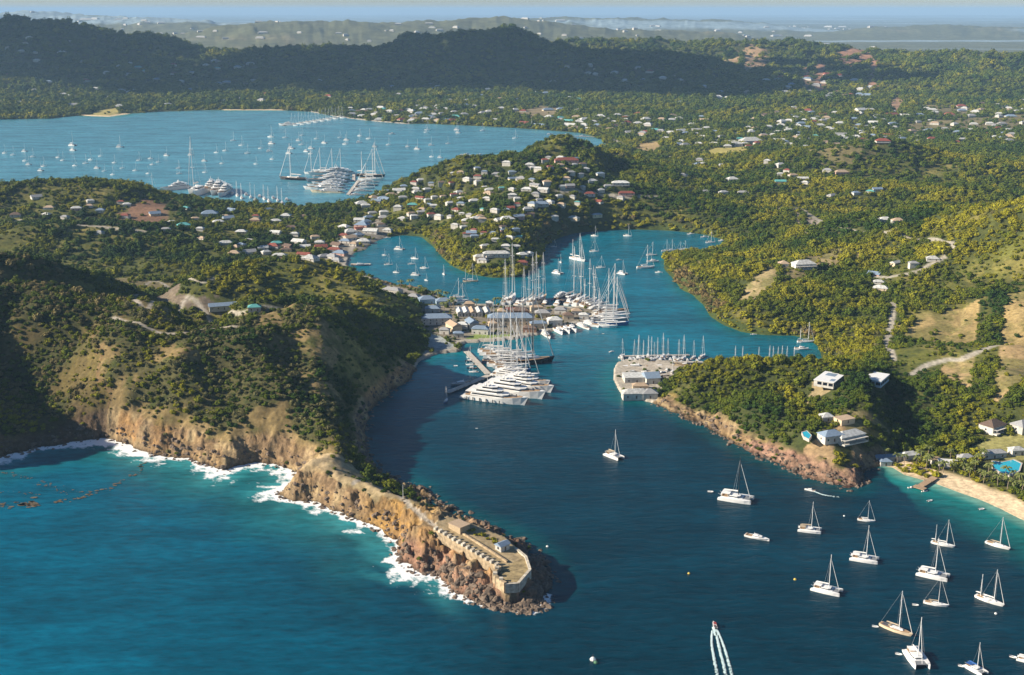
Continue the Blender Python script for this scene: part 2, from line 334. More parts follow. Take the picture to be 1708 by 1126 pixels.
C['brown2'] = poly([(70,420),(150,428),(330,440),(400,452),(300,448),(120,440)], 30, 10) * .7
C['valley'] = poly([(235,500),(262,482),(290,490),(340,515),(400,520),(405,528),(330,526),(262,512)], 20, 5) * (n0 > .52)
C['dock'] = poly([(735,500),(760,506),(1000,508),(1004,522),(975,540),(900,562),(815,574),(770,575),(735,560),(705,552),(700,520)], 1.6, 2)
C['town'] = poly([(545,430),(560,400),(590,380),(640,370),(650,392),(612,412),(590,425),(582,445),(600,462),(690,484),(730,498),(720,508),(640,480),(575,452)], 3, 6)
C['yard'] = poly([(1022,600),(1060,590),(1150,600),(1165,612),(1110,640),(1095,660),(1092,676),(1040,672),(1022,630)], 1.8, 2)
C['prom'] = poly([(1390,735),(1420,742),(1452,770),(1440,800),(1420,812),(1380,790),(1340,775),(1345,752)], 8, 6) * .8 * (n0 > .5)
C['villa'] = .6 * poly([(1375,690),(1410,690),(1455,690),(1485,700),(1440,715),(1440,745),(1375,745),(1365,720)], 20, 5) * .8 * (n0 > .45)
C['vgap'] = poly([(1355,640),(1405,645),(1400,655),(1350,655)], 22, 3)
C['slip'] = poly([(692,615),(700,598),(735,588),(768,584),(735,560),(712,556),(716,580),(695,600)], 2, 2)
C['beach'] = BE * sst(24, 15, SD + (fbm(X / 9, Y / 9, 2, 91) - .5) * 8) * (SD > -8)
SAND = C['beach'].astype(np.float32)
BARE = np.zeros(H.shape, np.float32)
for k in ('field1', 'field2', 'clear1', 'brown1', 'tan2', 'tan3', 'bare2', 'bare3', 'bare4', 'dirt1'): C[k] = C[k] * sst(.25, .38, fbm(X / np.clip(D / 55, 9, 90), Y / np.clip(D / 80, 7, 60), 4, 97))
for k in C:
    if k not in ('lawn1', 'lawn2', 'beach'): BARE = np.maximum(BARE, C[k] * (.6 if k in ('town', 'tan5', 'tan4') else 1))
GRASS = np.maximum(C['lawn1'], C['lawn2'])
# roads, seen as thin pale lines
ROADS = {'road_near': ([(1490,505),(1488,530),(1482,560),(1478,580),(1490,600)], 3.0, 20), 'coast_road': ([(1520,625),(1545,610),(1580,600),(1620,592),(1720,578)], 3.5, 24),
 'harbour_road': ([(545,432),(575,440),(600,458),(640,474),(690,489),(735,505)], 2.5, 3), 'town_road': ([(575,440),(590,405),(600,380),(640,365)], 3.5, 4),
 'hill_road': ([(225,500),(235,485),(270,472),(320,465),(365,458)], 1.8, 22), 'valley_road': ([(225,500),(250,512),(300,520),(345,525),(400,523),(470,515)], 1.8, 22),
 'isthmus_road': ([(0,372),(60,368),(110,372),(170,378),(240,386)], 4.5, 24), 'ridge_trail': ([(190,530),(250,548),(300,556),(345,548),(400,545)], 1.6, 50),
 'east_road': ([(1400,380),(1500,390),(1560,400),(1590,408),(1580,425),(1520,455),(1470,462),(1440,455)], 3.5, 24), 'upper_town_road': ([(930,320),(985,322),(1040,328),(1095,328)], 4, 34),
 'dirt_track': ([(1020,232),(1060,248),(1120,262),(1150,262)], 7, 8), 'drive': ([(1300,345),(1340,352),(1370,372),(1340,392)], 5, 14), 'fort_path': ([(590,806),(630,812),(668,828),(692,850),(712,868),(724,876)], 1.3, 20)}
RM = np.zeros(H.shape, np.float32); RPTS = {}
def smoothline(p, n=8):
    p = np.asarray(p, float); out = []
    for i in range(len(p) - 1):
        a = p[max(i - 1, 0)]; b = p[i]; c = p[i + 1]; d = p[min(i + 2, len(p) - 1)]
        for k in range(n):
            t = k / n; out.append(.5 * ((2 * b) + (-a + c) * t + (2 * a - 5 * b + 4 * c - d) * t * t + (-a + 3 * b - 3 * c + d) * t ** 3))
    out.append(p[-1]); return np.array(out)
for nm, (pts, wd, z) in ROADS.items():
    q = hit([a for a, b in pts], [b for a, b in pts])[:, :2]
    q = smoothline(q, 10); RPTS[nm] = q
    lo = q.min(0) - 30; hi = q.max(0) + 30
    sel = (X > lo[0]) & (X < hi[0]) & (Y > lo[1]) & (Y < hi[1]); xs, ys = X[sel], Y[sel]; bd = np.full(xs.shape, 1e9)
    for i in range(len(q) - 1):
        d = q[i + 1] - q[i]; t = np.clip(((xs - q[i, 0]) * d[0] + (ys - q[i, 1]) * d[1]) / max(d @ d, 1e-6), 0, 1)
        bd = np.minimum(bd, np.hypot(xs - q[i, 0] - t * d[0], ys - q[i, 1] - t * d[1]))
    RM[sel] = np.maximum(RM[sel], sst(wd * 1.0 + .8, wd * .6, bd))
# flatten the fort's terraces (heights along the fort from the ridge definitions)
FT = [(722,869),(745,862),(790,876),(846,898),(876,926),(884,950),(866,974),(842,976),(826,964),(832,946),(784,912),(727,882)]
fzp = lambda px: float(np.interp(px, [722, 745, 790, 835, 866], [16.5, 15, 13, 11.5, 10.5]))
fA = W(722, 868, 16.5)[:2]; fB = W(866, 950, 10.5)[:2]; fL = np.linalg.norm(fB - fA); fU = (fB - fA) / fL; fN = np.array((-fU[1], fU[0]))
def fort_z(x, y): return np.interp(((x - fA[0]) * fU[0] + (y - fA[1]) * fU[1]) / fL, [0, .16, .47, .78, 1], [16.5, 15, 13, 11.5, 10.5])
FTW = np.array([W(a, b, fzp(a))[:2] for a, b in FT])
fm = inside(X, Y, FTW)
_ys, _xs = np.nonzero(fm); _px, _py = X[_ys, _xs], Y[_ys, _xs]; _bd = np.full(_px.shape, 1e9)
for i in range(len(FTW)):
    a_ = FTW[i]; d_ = FTW[(i + 1) % len(FTW)] - a_; t_ = np.clip(((_px - a_[0]) * d_[0] + (_py - a_[1]) * d_[1]) / (d_ @ d_), 0, 1); _bd = np.minimum(_bd, np.hypot(_px - a_[0] - t_ * d_[0], _py - a_[1] - t_ * d_[1]))
fm[_ys[_bd < 1.0], _xs[_bd < 1.0]] = False
fring = inside(X, Y, (FTW - FTW.mean(0)) * 1.35 + FTW.mean(0)) & ~fm & (D < 560); H[fring] = np.minimum(H[fring], fort_z(X[fring], Y[fring]) - 1.2); H[fm] = fort_z(X[fm], Y[fm]); ROCK[fm] = 0; BARE[fm] = 1
for k in ('dock', 'yard', 'slip'):
    m = (C[k] > .5) & (SD > 0); H[m] = 1.6
# ---------------------------------------------------------------- tree cover
n1 = fbm(X / 26, Y / 26, 4, 101); n2 = fbm(X / 160, Y / 160, 3, 102)
COV = .86 + .9 * (n2 - .5) + 1.0 * (n1 - .5)
scrub = poly([(165,600),(250,552),(400,548),(520,548),(560,600),(590,700),(560,790),(470,800),(180,745)], 30, 12)
COV = np.where(scrub > 0, .74 + 2.0 * (n1 - .47) - .55 * sst(24, 12, H), COV)
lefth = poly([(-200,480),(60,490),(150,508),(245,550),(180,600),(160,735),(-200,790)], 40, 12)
COV = np.where(lefth > 0, .80 + 1.5 * (n1 - .5), COV)
fortr = poly([(520,770),(600,790),(700,815),(760,850),(915,930),(915,1030),(860,1030),(640,900),(470,850),(470,800)], 10, 4)
COV = np.where(fortr > 0, .10 + 1.6 * (n1 - .55), COV)
eastf = poly([(560,700),(620,700),(625,780),(700,810),(800,870),(780,880),(700,838),(600,800),(560,780)], 8, 3)
COV = np.where(eastf > 0, np.maximum(COV, .85), COV)
dry = poly([(1500,545),(1600,550),(1720,600),(1600,600),(1500,640),(1490,600)], 22, 10)
COV = np.where(dry > 0, .3 + 1.5 * (n1 - .5), COV)
isth = poly([(-100,325),(260,330),(560,350),(560,440),(380,450),(-100,440)], 25, 20)
COV = np.where(isth > 0, .62 + 1.2 * (n1 - .5), COV)
COV = COV * (1 - sst(.3, .7, BARE) * .93) * (1 - GRASS) * (1 - .85 * ROCK) * (1 - sst(.2, .6, SAND)) * (1 - sst(.3, .8, RM))
COV = np.maximum(COV, C['dock'] * (SD > 8) * .28 * (GRASS < .3))
rh = poly([(1100,612),(1240,600),(1480,612),(1600,660),(1560,760),(1440,745),(1330,740),(1180,690),(1100,660)], 20, 6)
COV = np.where((rh > 0) & (BARE < .3) & (ROCK < .3), np.maximum(COV, .86 + .6 * (n1 - .5)), COV)
COV = np.clip(COV, 0, 1)
# ---------------------------------------------------------------- ground colour (albedo of soil, grass, rock, sand, paving)
def lerp(a, b, t): return a + (b - a) * t[..., None]
c3 = lambda *c: np.array(c, np.float32)
f1 = fbm(X / 34, Y / 34, 4, 201).astype(np.float32); f2 = fbm(X / 9, Y / 9, 3, 203).astype(np.float32)
G = np.zeros(H.shape + (3,), np.float32) + c3(.115, .118, .025)
G = lerp(G, c3(.21, .18, .05), sst(.48, .7, f1))
G = lerp(G, c3(.05, .065, .018), sst(.55, .35, f2) * .6)
G = lerp(G, c3(.25, .175, .08), (scrub > 0) * .85 * sst(.2, .5, f2)); G = lerp(G, c3(.17, .095, .05), (lefth > 0) * .45)
isf = D > 2600
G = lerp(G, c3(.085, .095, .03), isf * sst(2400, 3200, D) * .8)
pn = fbm(X / 520, Y / 300, 4, 301); pn2 = fbm(X / 1500, Y / 260, 3, 302)
far = sst(5200, 6500, D)
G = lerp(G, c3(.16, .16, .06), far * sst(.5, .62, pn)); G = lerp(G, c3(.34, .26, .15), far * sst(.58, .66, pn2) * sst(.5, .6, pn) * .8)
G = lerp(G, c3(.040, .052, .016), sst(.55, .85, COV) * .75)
G = lerp(G, c3(.06, .08, .02), sst(14, 7, SD) * (LL > 22) * (BE < .5))
G = lerp(G, c3(.30, .23, .13), np.clip(BARE, 0, 1) * .85)
for k, c in (('field1', (.47,.34,.14)), ('field2', (.42,.29,.14)), ('clear1', (.42,.32,.16)), ('dirt1', (.38,.31,.24)), ('yel1', (.42,.36,.10)), ('yel2', (.45,.38,.12)), ('tan2', (.42,.30,.14)),
             ('bare1', (.36,.22,.13)), ('bare2', (.36,.24,.14)), ('bare3', (.36,.19,.12)), ('bare4', (.36,.19,.12)), ('brown1', (.24,.13,.08)), ('dock', (.22,.195,.155)), ('yard', (.46,.41,.34)),
             ('town', (.22,.20,.17)), ('slip', (.36,.40,.40)), ('lawn2', (.20,.27,.06)), ('lawn1', (.36,.33,.12)), ('prom', (.36,.24,.13)), ('valley', (.15,.12,.09))):
    G = lerp(G, c3(*c), C[k] * (.80 + .2 * f2))
for k in ('field1', 'clear1', 'field2'): G = lerp(G, c3(.17,.165,.05), C[k] * sst(.46, .60, f1 * .6 + f2 * .4) * .75)
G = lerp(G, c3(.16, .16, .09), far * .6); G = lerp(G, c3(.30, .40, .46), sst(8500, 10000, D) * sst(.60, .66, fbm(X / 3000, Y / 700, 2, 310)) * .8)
RC = np.zeros(G.shape, np.float32) + c3(.30, .20, .10)
hb = H + 4 * f1
RC = lerp(RC, c3(.44, .33, .18), sst(.46, .62, f2) * .8)
RC = lerp(RC, c3(.46, .25, .09), sst(.5, .62, f1) * .7 * (H > 5))
redrock = sst(95, 60, np.hypot(X - W(800, 985)[0], Y - W(800, 985)[1]))
RC = lerp(RC, c3(.27, .15, .105), redrock * sst(11.5, 6, H + 3 * (f2 - .5)) * .85)
och = sst(32, 16, np.hypot(X - W(680, 880)[0], Y - W(680, 880)[1])); RC = lerp(RC, c3(.50, .28, .07), och * .7)
ls = poly([(1240,735),(1440,780),(1450,820),(1300,800)], 3, 5); RC = lerp(RC, c3(.30, .17, .125), ls * .8)
RC = lerp(RC, c3(.10, .07, .045), (lefth > 0) * .8)  # shade on the far left cliffs put into the rock colour
RC = lerp(RC, c3(.18, .12, .075), sst(.5, .75, ridged(X / 17, H / 3.5 + fbm(X / 30, Y / 30, 2, 7) * 4, 3, 66)) * .55)
wet = sst(1.6, .4, H + 1.2 * (f2 - .5)); RC = RC * (1 - .72 * wet * (BE < .5))[..., None]
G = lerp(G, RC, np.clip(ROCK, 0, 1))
fortg = (fortr > 0) * (1 - ROCK); G = lerp(G, c3(.42, .32, .19), fortg * (.6 + .4 * f2))
G = lerp(G, c3(.40, .31, .18), fm * 1.0)
qz = (QU > .5) & (SD < 6) & (SD > -3); G[qz] = c3(.42, .38, .31)
G = lerp(G, c3(.78, .60, .38) * 1.0, np.clip(SAND, 0, 1)); G = lerp(G, c3(.42, .34, .22), np.clip(SAND, 0, 1) * sst(3.2, .5, SD) * .7)
G = lerp(G, c3(.40, .36, .30), RM * .85)
# ---------------------------------------------------------------- ground object
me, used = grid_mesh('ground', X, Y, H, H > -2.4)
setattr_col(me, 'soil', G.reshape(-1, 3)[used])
setattr_col(me, 'msk', np.stack([ROCK.ravel()[used], sst(1200, 600, D).ravel()[used], COV.ravel()[used]], 1))
gm = bpy.data.materials.new('soil_and_rock'); gm.use_nodes = True; nt = gm.node_tree; b = nt.nodes['Principled BSDF']; L = nt.links.new
b.inputs['Roughness'].default_value = .95; b.inputs['Specular IOR Level'].default_value = .15
a1 = nt.nodes.new('ShaderNodeAttribute'); a1.attribute_name = 'soil'; a2 = nt.nodes.new('ShaderNodeAttribute'); a2.attribute_name = 'msk'
ge = nt.nodes.new('ShaderNodeNewGeometry')
nz = nt.nodes.new('ShaderNodeTexNoise'); nz.inputs['Scale'].default_value = .32; nz.inputs['Detail'].default_value = 8; nz.inputs['Roughness'].default_value = .68
nz2 = nt.nodes.new('ShaderNodeTexNoise'); nz2.inputs['Scale'].default_value = .012; nz2.inputs['Detail'].default_value = 7; nz2.inputs['Roughness'].default_value = .66
L(ge.outputs['Position'], nz.inputs['Vector']); L(ge.outputs['Position'], nz2.inputs['Vector'])
mr = nt.nodes.new('ShaderNodeMapRange'); mr.inputs[1].default_value = .3; mr.inputs[2].default_value = .72; mr.inputs[3].default_value = .5; mr.inputs[4].default_value = 1.4
mr2 = nt.nodes.new('ShaderNodeMapRange'); mr2.inputs[1].default_value = .32; mr2.inputs[2].default_value = .68; mr2.inputs[3].default_value = .65; mr2.inputs[4].default_value = 1.3
L(nz.outputs[0], mr.inputs[0]); L(nz2.outputs[0], mr2.inputs[0])
mm = nt.nodes.new('ShaderNodeMath'); mm.operation = 'MULTIPLY'; L(mr.outputs[0], mm.inputs[0]); L(mr2.outputs[0], mm.inputs[1])
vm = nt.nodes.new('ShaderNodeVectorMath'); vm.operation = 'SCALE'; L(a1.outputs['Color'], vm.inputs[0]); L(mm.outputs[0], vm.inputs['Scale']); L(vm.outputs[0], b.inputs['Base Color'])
sx = nt.nodes.new('ShaderNodeSeparateColor'); L(a2.outputs['Color'], sx.inputs[0])
bp = nt.nodes.new('ShaderNodeBump'); bp.inputs['Distance'].default_value = 1.6
bm_ = nt.nodes.new('ShaderNodeMath'); bm_.operation = 'MULTIPLY_ADD'; bm_.inputs[1].default_value = .8; bm_.inputs[2].default_value = .18; L(sx.outputs[0], bm_.inputs[0])
L(bm_.outputs[0], bp.inputs['Strength']); L(nz.outputs[0], bp.inputs['Height']); L(bp.outputs[0], b.inputs['Normal'])
me.materials.append(gm)
ground = link('ground', me); tag(ground, 'rolling island terrain with cliffs, fields and dusty clearings', kind='structure')
# ---------------------------------------------------------------- the sea: one sheet
st2 = (slice(None, None, 2), slice(None, None, 2))
wX, wY, wS, wE, wB, wD, wQ = X[st2], Y[st2], sdn[st2], EX[st2], BE[st2], D[st2], SD[st2]
def wcolours(x, y, s, e, be):
    n = fbm(x / 60, y / 60, 4, 401); nb = fbm(x / 240, y / 120, 3, 402); d = np.hypot(x, y)
    c = np.zeros(x.shape + (3,)) + c3(.0, .030, .051)                       # deep harbour blue-green
    lf = sst(40, -230, x + .35 * (y - 560)) * sst(1200, 900, d)
    c = lerp(c, c3(.0, .115, .195), lf * (.80 + .4 * (nb - .5)))
    near_l = sst(620, 730, y + .25 * x + 30 * (nb - .5)) * lf * sst(1000, 900, d); c = lerp(c, c3(.0, .22, .22), near_l * .75)
    inn = sst(760, 1010, y) * (1 - lf); c = lerp(c, c3(.0, .135, .200), inn)
    bay = sst(1500, 1800, d); c = lerp(c, c3(.08, .27, .35), bay); bt = sst(2300, 2900, d) * sst(100, 500, x); c = lerp(c, c3(.0, .20, .27), bt * .6)  # far bay turquoise, with sky sheen and haze put into the colour
    c = lerp(c, c3(.004, .10, .20), sst(5000, 12000, d))
    c = lerp(c, c3(.0, .17, .15), (sst(-20, -3, s + 10 * (n - .5))) * (1 - e) * sst(.0, .1, 1 - e) * (d < 1500) * .35)
    c = lerp(c, c3(.01, .24, .22), sst(-55, -8, s + 26 * (n - .5)) * be * .8); c = lerp(c, c3(.22, .42, .32), sst(-12, -1, s) * be * .8)
    lfe = sst(-60, -10, s + 40 * (n - .5)) * (e > .6) * sst(-60, -110, x); c = lerp(c, c3(.02, .20, .20), lfe * .5)
    mil = sst(-24, -5, s + 26 * (fbm(x / 16, y / 16, 3, 405) - .5)) * (e > .6); mil = mil * sst(25, 60, np.hypot(x - W(890, 1020)[0], y - W(890, 1020)[1])) * (x < 10); c = lerp(c, c3(.05, .36, .38), mil * .5)
    c = c * .86 * (.90 + .22 * n)[..., None]
    fo = np.zeros(x.shape)
    fr = fbm(x / 19, y / 19, 3, 411); fi = ridged(x / 6.5, y / 6.5, 4, 412); wdt = 4 + (3 + 17 * sst(.36, .66, fr)) * sst(25, 70, np.hypot(x - W(890, 1020)[0], y - W(890, 1020)[1]))
    fo = sst(-1.0, .35, s / wdt + (fi - .5) * 1.1) * (e > .6) * (s > -34)
    fo = np.maximum(fo, sst(-3, 0, s) * .5 * (e > .6))
    return c, fo
wc, wf = wcolours(wX, wY, wS, wE, wB)
Zf = np.zeros(wX.shape) + wf * .18
me, used = grid_mesh('sea', wX, wY, Zf, wQ < 14)
setattr_col(me, 'wc', wc.reshape(-1, 3)[used]); a = me.attributes.new('foam', 'FLOAT', 'POINT'); a.data.foreach_set('value', wf.ravel()[used].astype(np.float32))
sm = bpy.data.materials.new('sea_water'); sm.use_nodes = True; nt = sm.node_tree; b = nt.nodes['Principled BSDF']; L = nt.links.new
a1 = nt.nodes.new('ShaderNodeAttribute'); a1.attribute_name = 'wc'; a2 = nt.nodes.new('ShaderNodeAttribute'); a2.attribute_name = 'foam'
ge = nt.nodes.new('ShaderNodeNewGeometry'); mp = nt.nodes.new('ShaderNodeMapping'); mp.inputs['Rotation'].default_value = (0, 0, R(-12)); mp.inputs['Scale'].default_value = (.55, 1.5, 1)
L(ge.outputs['Position'], mp.inputs['Vector'])
w1 = nt.nodes.new('ShaderNodeTexNoise'); w1.inputs['Scale'].default_value = .16; w1.inputs['Detail'].default_value = 7; w1.inputs['Roughness'].default_value = .62; L(mp.outputs[0], w1.inputs['Vector'])
w2 = nt.nodes.new('ShaderNodeTexNoise'); w2.inputs['Scale'].default_value = .022; w2.inputs['Detail'].default_value = 4; L(mp.outputs[0], w2.inputs['Vector'])
fn = nt.nodes.new('ShaderNodeTexNoise'); fn.inputs['Scale'].default_value = .55; fn.inputs['Detail'].default_value = 8; fn.inputs['Roughness'].default_value = .72; L(ge.outputs['Position'], fn.inputs['Vector'])
fa = nt.nodes.new('ShaderNodeMath'); fa.operation = 'ADD'; L(a2.outputs['Fac'], fa.inputs[0]); L(fn.outputs[0], fa.inputs[1])
fr_ = nt.nodes.new('ShaderNodeMapRange'); fr_.inputs[1].default_value = .86; fr_.inputs[2].default_value = 1.14; L(fa.outputs[0], fr_.inputs[0])
wv = nt.nodes.new('ShaderNodeMapRange'); wv.inputs[1].default_value = .3; wv.inputs[2].default_value = .7; wv.inputs[3].default_value = .66; wv.inputs[4].default_value = 1.34; L(w1.outputs[0], wv.inputs[0])
wv2 = nt.nodes.new('ShaderNodeMapRange'); wv2.inputs[1].default_value = .3; wv2.inputs[2].default_value = .7; wv2.inputs[3].default_value = .74; wv2.inputs[4].default_value = 1.26; L(w2.outputs[0], wv2.inputs[0])
wm = nt.nodes.new('ShaderNodeMath'); wm.operation = 'MULTIPLY'; L(wv.outputs[0], wm.inputs[0]); L(wv2.outputs[0], wm.inputs[1])
vm = nt.nodes.new('ShaderNodeVectorMath'); vm.operation = 'SCALE'; L(a1.outputs['Color'], vm.inputs[0]); L(wm.outputs[0], vm.inputs['Scale'])
mx = nt.nodes.new('ShaderNodeMix'); mx.data_type = 'RGBA'; L(fr_.outputs[0], mx.inputs[0]); L(vm.outputs[0], mx.inputs[6]); mx.inputs[7].default_value = (.82, .84, .84, 1); L(mx.outputs[2], b.inputs['Base Color'])
rg = nt.nodes.new('ShaderNodeMapRange'); rg.inputs[3].default_value = .22; rg.inputs[4].default_value = .9; L(fr_.outputs[0], rg.inputs[0]); L(rg.outputs[0], b.inputs['Roughness'])
b.inputs['IOR'].default_value = 1.33; b.inputs['Specular IOR Level'].default_value = .18
bp = nt.nodes.new('ShaderNodeBump'); bp.inputs['Strength'].default_value = .5; bp.inputs['Distance'].default_value = 1.2; L(w1.outputs[0], bp.inputs['Height']); L(bp.outputs[0], b.inputs['Normal'])
SEAM = sm; me.materials.append(sm)
sea = link('sea', me); tag(sea, 'blue green sea with surf along the cliffs', kind='structure')
# the sheet continued under and behind the viewpoint
na = np.radians(np.linspace(-37.2, 37.2, 60)); nr = np.linspace(60, 470, 60)
xx = nr[:, None] * np.sin(na)[None]; yy = nr[:, None] * np.cos(na)[None]
s_, L_, e_, q_, b_ = shore(xx, yy); wc2, wf2 = wcolours(xx, yy, s_, e_, b_)
me, used = grid_mesh('sea_foreground', xx, yy, np.zeros(xx.shape), np.ones(xx.shape, bool)); setattr_col(me, 'wc', wc2.reshape(-1, 3)[used]); me.attributes.new('foam', 'FLOAT', 'POINT'); me.materials.append(sm)
o = link('sea', me); tag(o, 'deep blue open water nearest the viewer', kind='structure')
# ---------------------------------------------------------------- trees
tm = bpy.data.materials.new('foliage'); tm.use_nodes = True; nt = tm.node_tree; b = nt.nodes['Principled BSDF']; L = nt.links.new
b.inputs['Roughness'].default_value = .8; b.inputs['Specular IOR Level'].default_value = .15
at = nt.nodes.new('ShaderNodeAttribute'); at.attribute_type = 'INSTANCER'; at.attribute_name = 'tint'
cr = nt.nodes.new('ShaderNodeValToRGB'); e = cr.color_ramp.elements
e[0].position = 0; e[0].color = (.016, .034, .010, 1); e[1].position = 1; e[1].color = (.21, .14, .05, 1)
for p, c in ((.25, (.030, .062, .006)), (.5, (.098, .118, .007)), (.68, (.195, .180, .009)), (.82, (.25, .235, .012)), (.9, (.13, .12, .045))):
    q = e.new(p); q.color = (*c, 1)
L(at.outputs['Fac'], cr.inputs[0])
ge = nt.nodes.new('ShaderNodeNewGeometry'); nz = nt.nodes.new('ShaderNodeTexNoise'); nz.inputs['Scale'].default_value = .7; nz.inputs['Detail'].default_value = 3
L(ge.outputs['Position'], nz.inputs['Vector']); mr = nt.nodes.new('ShaderNodeMapRange'); mr.inputs[1].default_value = .3; mr.inputs[2].default_value = .7; mr.inputs[3].default_value = .74; mr.inputs[4].default_value = 1.62
L(nz.outputs[0], mr.inputs[0]); vm = nt.nodes.new('ShaderNodeVectorMath'); vm.operation = 'SCALE'; L(cr.outputs[0], vm.inputs[0]); L(mr.outputs[0], vm.inputs['Scale']); L(vm.outputs[0], b.inputs['Base Color'])
LEAF = tm; BARK = mat('bark', (.12, .085, .055), .9, .3, 2)
def crown_mesh(name, seed, nl, leaves, ls, flat=.75, spread=.55):
    """a crown of leafy lobes, about 2 units wide, its base at the trunk's fork"""
    rg = np.random.default_rng(seed); V = []; F = []
    lob = [(0, 0, .62, .62)] + [(spread * math.cos(a) * rg.uniform(.7, 1.15), spread * math.sin(a) * rg.uniform(.7, 1.15), rg.uniform(.38, .78), rg.uniform(.34, .52)) for a in np.linspace(0, 6.283, nl, endpoint=False) + rg.uniform(0, 1)]
    w = np.array([l[3] ** 2 for l in lob]); w /= w.sum()
    for (cx, cy, cz, r_) in lob:                                   # twig masses inside each lobe
        b0 = len(V); r2 = r_ * .78
        for k in range(6):
            a = k * 1.047; V.append((cx + r2 * math.cos(a) * rg.uniform(.8, 1.1), cy + r2 * math.sin(a) * rg.uniform(.8, 1.1), (cz - .1) * flat * 1.3 + rg.uniform(-.08, .08)))
        V.append((cx, cy, (cz + r2 * .85) * flat * 1.15)); V.append((cx, cy, max(0.02, (cz - r2) * flat)))
        for k in range(6): F += [(b0 + k, b0 + (k + 1) % 6, b0 + 6), (b0 + (k + 1) % 6, b0 + k, b0 + 7)]
    for i in range(leaves):
        l = lob[rg.choice(len(lob), p=w)]
        d = rg.normal(size=3); d[2] = abs(d[2]) * 1.0 - .25; d /= np.linalg.norm(d)
        p = np.array(l[:3]) + d * l[3] * rg.uniform(.78, 1.12); p[2] *= flat * 1.2
        n = d + rg.normal(size=3) * .45; n /= np.linalg.norm(n)
        u = np.cross(n, rg.normal(size=3)); u /= np.linalg.norm(u); v = np.cross(n, u)
        s = ls * rg.uniform(.6, 1.35); b0 = len(V)
        V += [p + u * s, p + v * s * .8, p - u * s * .9, p - v * s * .75]; F.append((b0, b0 + 1, b0 + 2, b0 + 3))
    return new_mesh(name, V, F, [LEAF])
CROWNS = [crown_mesh('crown', 1, 6, 200, .15), crown_mesh('crown', 2, 5, 190, .16, .9), crown_mesh('crown', 3, 7, 210, .14, .62, .62), crown_mesh('crown', 4, 4, 170, .16, 1.05, .42)]
BUSH = [crown_mesh('shrub', 5, 4, 90, .19, .7), crown_mesh('shrub', 6, 6, 100, .2, .5, .6)]
def trunk_mesh(seed):
    rg = np.random.default_rng(seed); V = []; F = []
    def limb(p, q, r0, r1):
        p = np.array(p, float); q = np.array(q, float); d = q - p; d /= np.linalg.norm(d); u = np.cross(d, (.3, .9, .1)); u /= np.linalg.norm(u); v = np.cross(d, u); b0 = len(V)
        for c, r in ((p, r0), (q, r1)):
            for k in range(6): a = k * 1.047; V.append(c + (u * math.cos(a) + v * math.sin(a)) * r)
        for k in range(6): F.append((b0 + k, b0 + (k + 1) % 6, b0 + 6 + (k + 1) % 6, b0 + 6 + k))
    limb((0, 0, -.12), (.02, .01, .22), .085, .06)
    for k in range(4): a = k * 1.57 + rg.uniform(0, .7); limb((.02, .01, .2), (.4 * math.cos(a), .4 * math.sin(a), .55), .05, .02)
    return new_mesh('trunk', V, F, [BARK])
TRUNKS = [trunk_mesh(1), trunk_mesh(2)]
# places: jittered cells, finer near
pts = []
r = 500.0
while r < 5600:
    s = max(3.3, r * .0037); th = np.arange(-34.5, 34.5, math.degrees(s / r)) if r < 1500 else np.arange(-30, 30, math.degrees(s / r))
    a = np.radians(th + rng.uniform(-.5, .5, len(th)) * math.degrees(s / r)); q = r + rng.uniform(-.5, .5, len(th)) * s
    pts.append(np.stack([q * np.sin(a), q * np.cos(a), np.full(len(th), s)], 1)); r += s
pts = np.vstack(pts)
cv = look(COV, pts[:, 0], pts[:, 1]); sdv = look(SD, pts[:, 0], pts[:, 1]); hv = hgt(pts[:, 0], pts[:, 1]); sdv2 = look(sdn, pts[:, 0], pts[:, 1])
kd = np.ones(len(pts), bool)
rnd = rng.random(len(pts))
keep = (rnd < cv) & (sdv > .5) & (sdv2 > -2) & (hv > .3)
FOOT = []                                                         # house footprints (x, y, radius), filled by the houses that stand among the trees
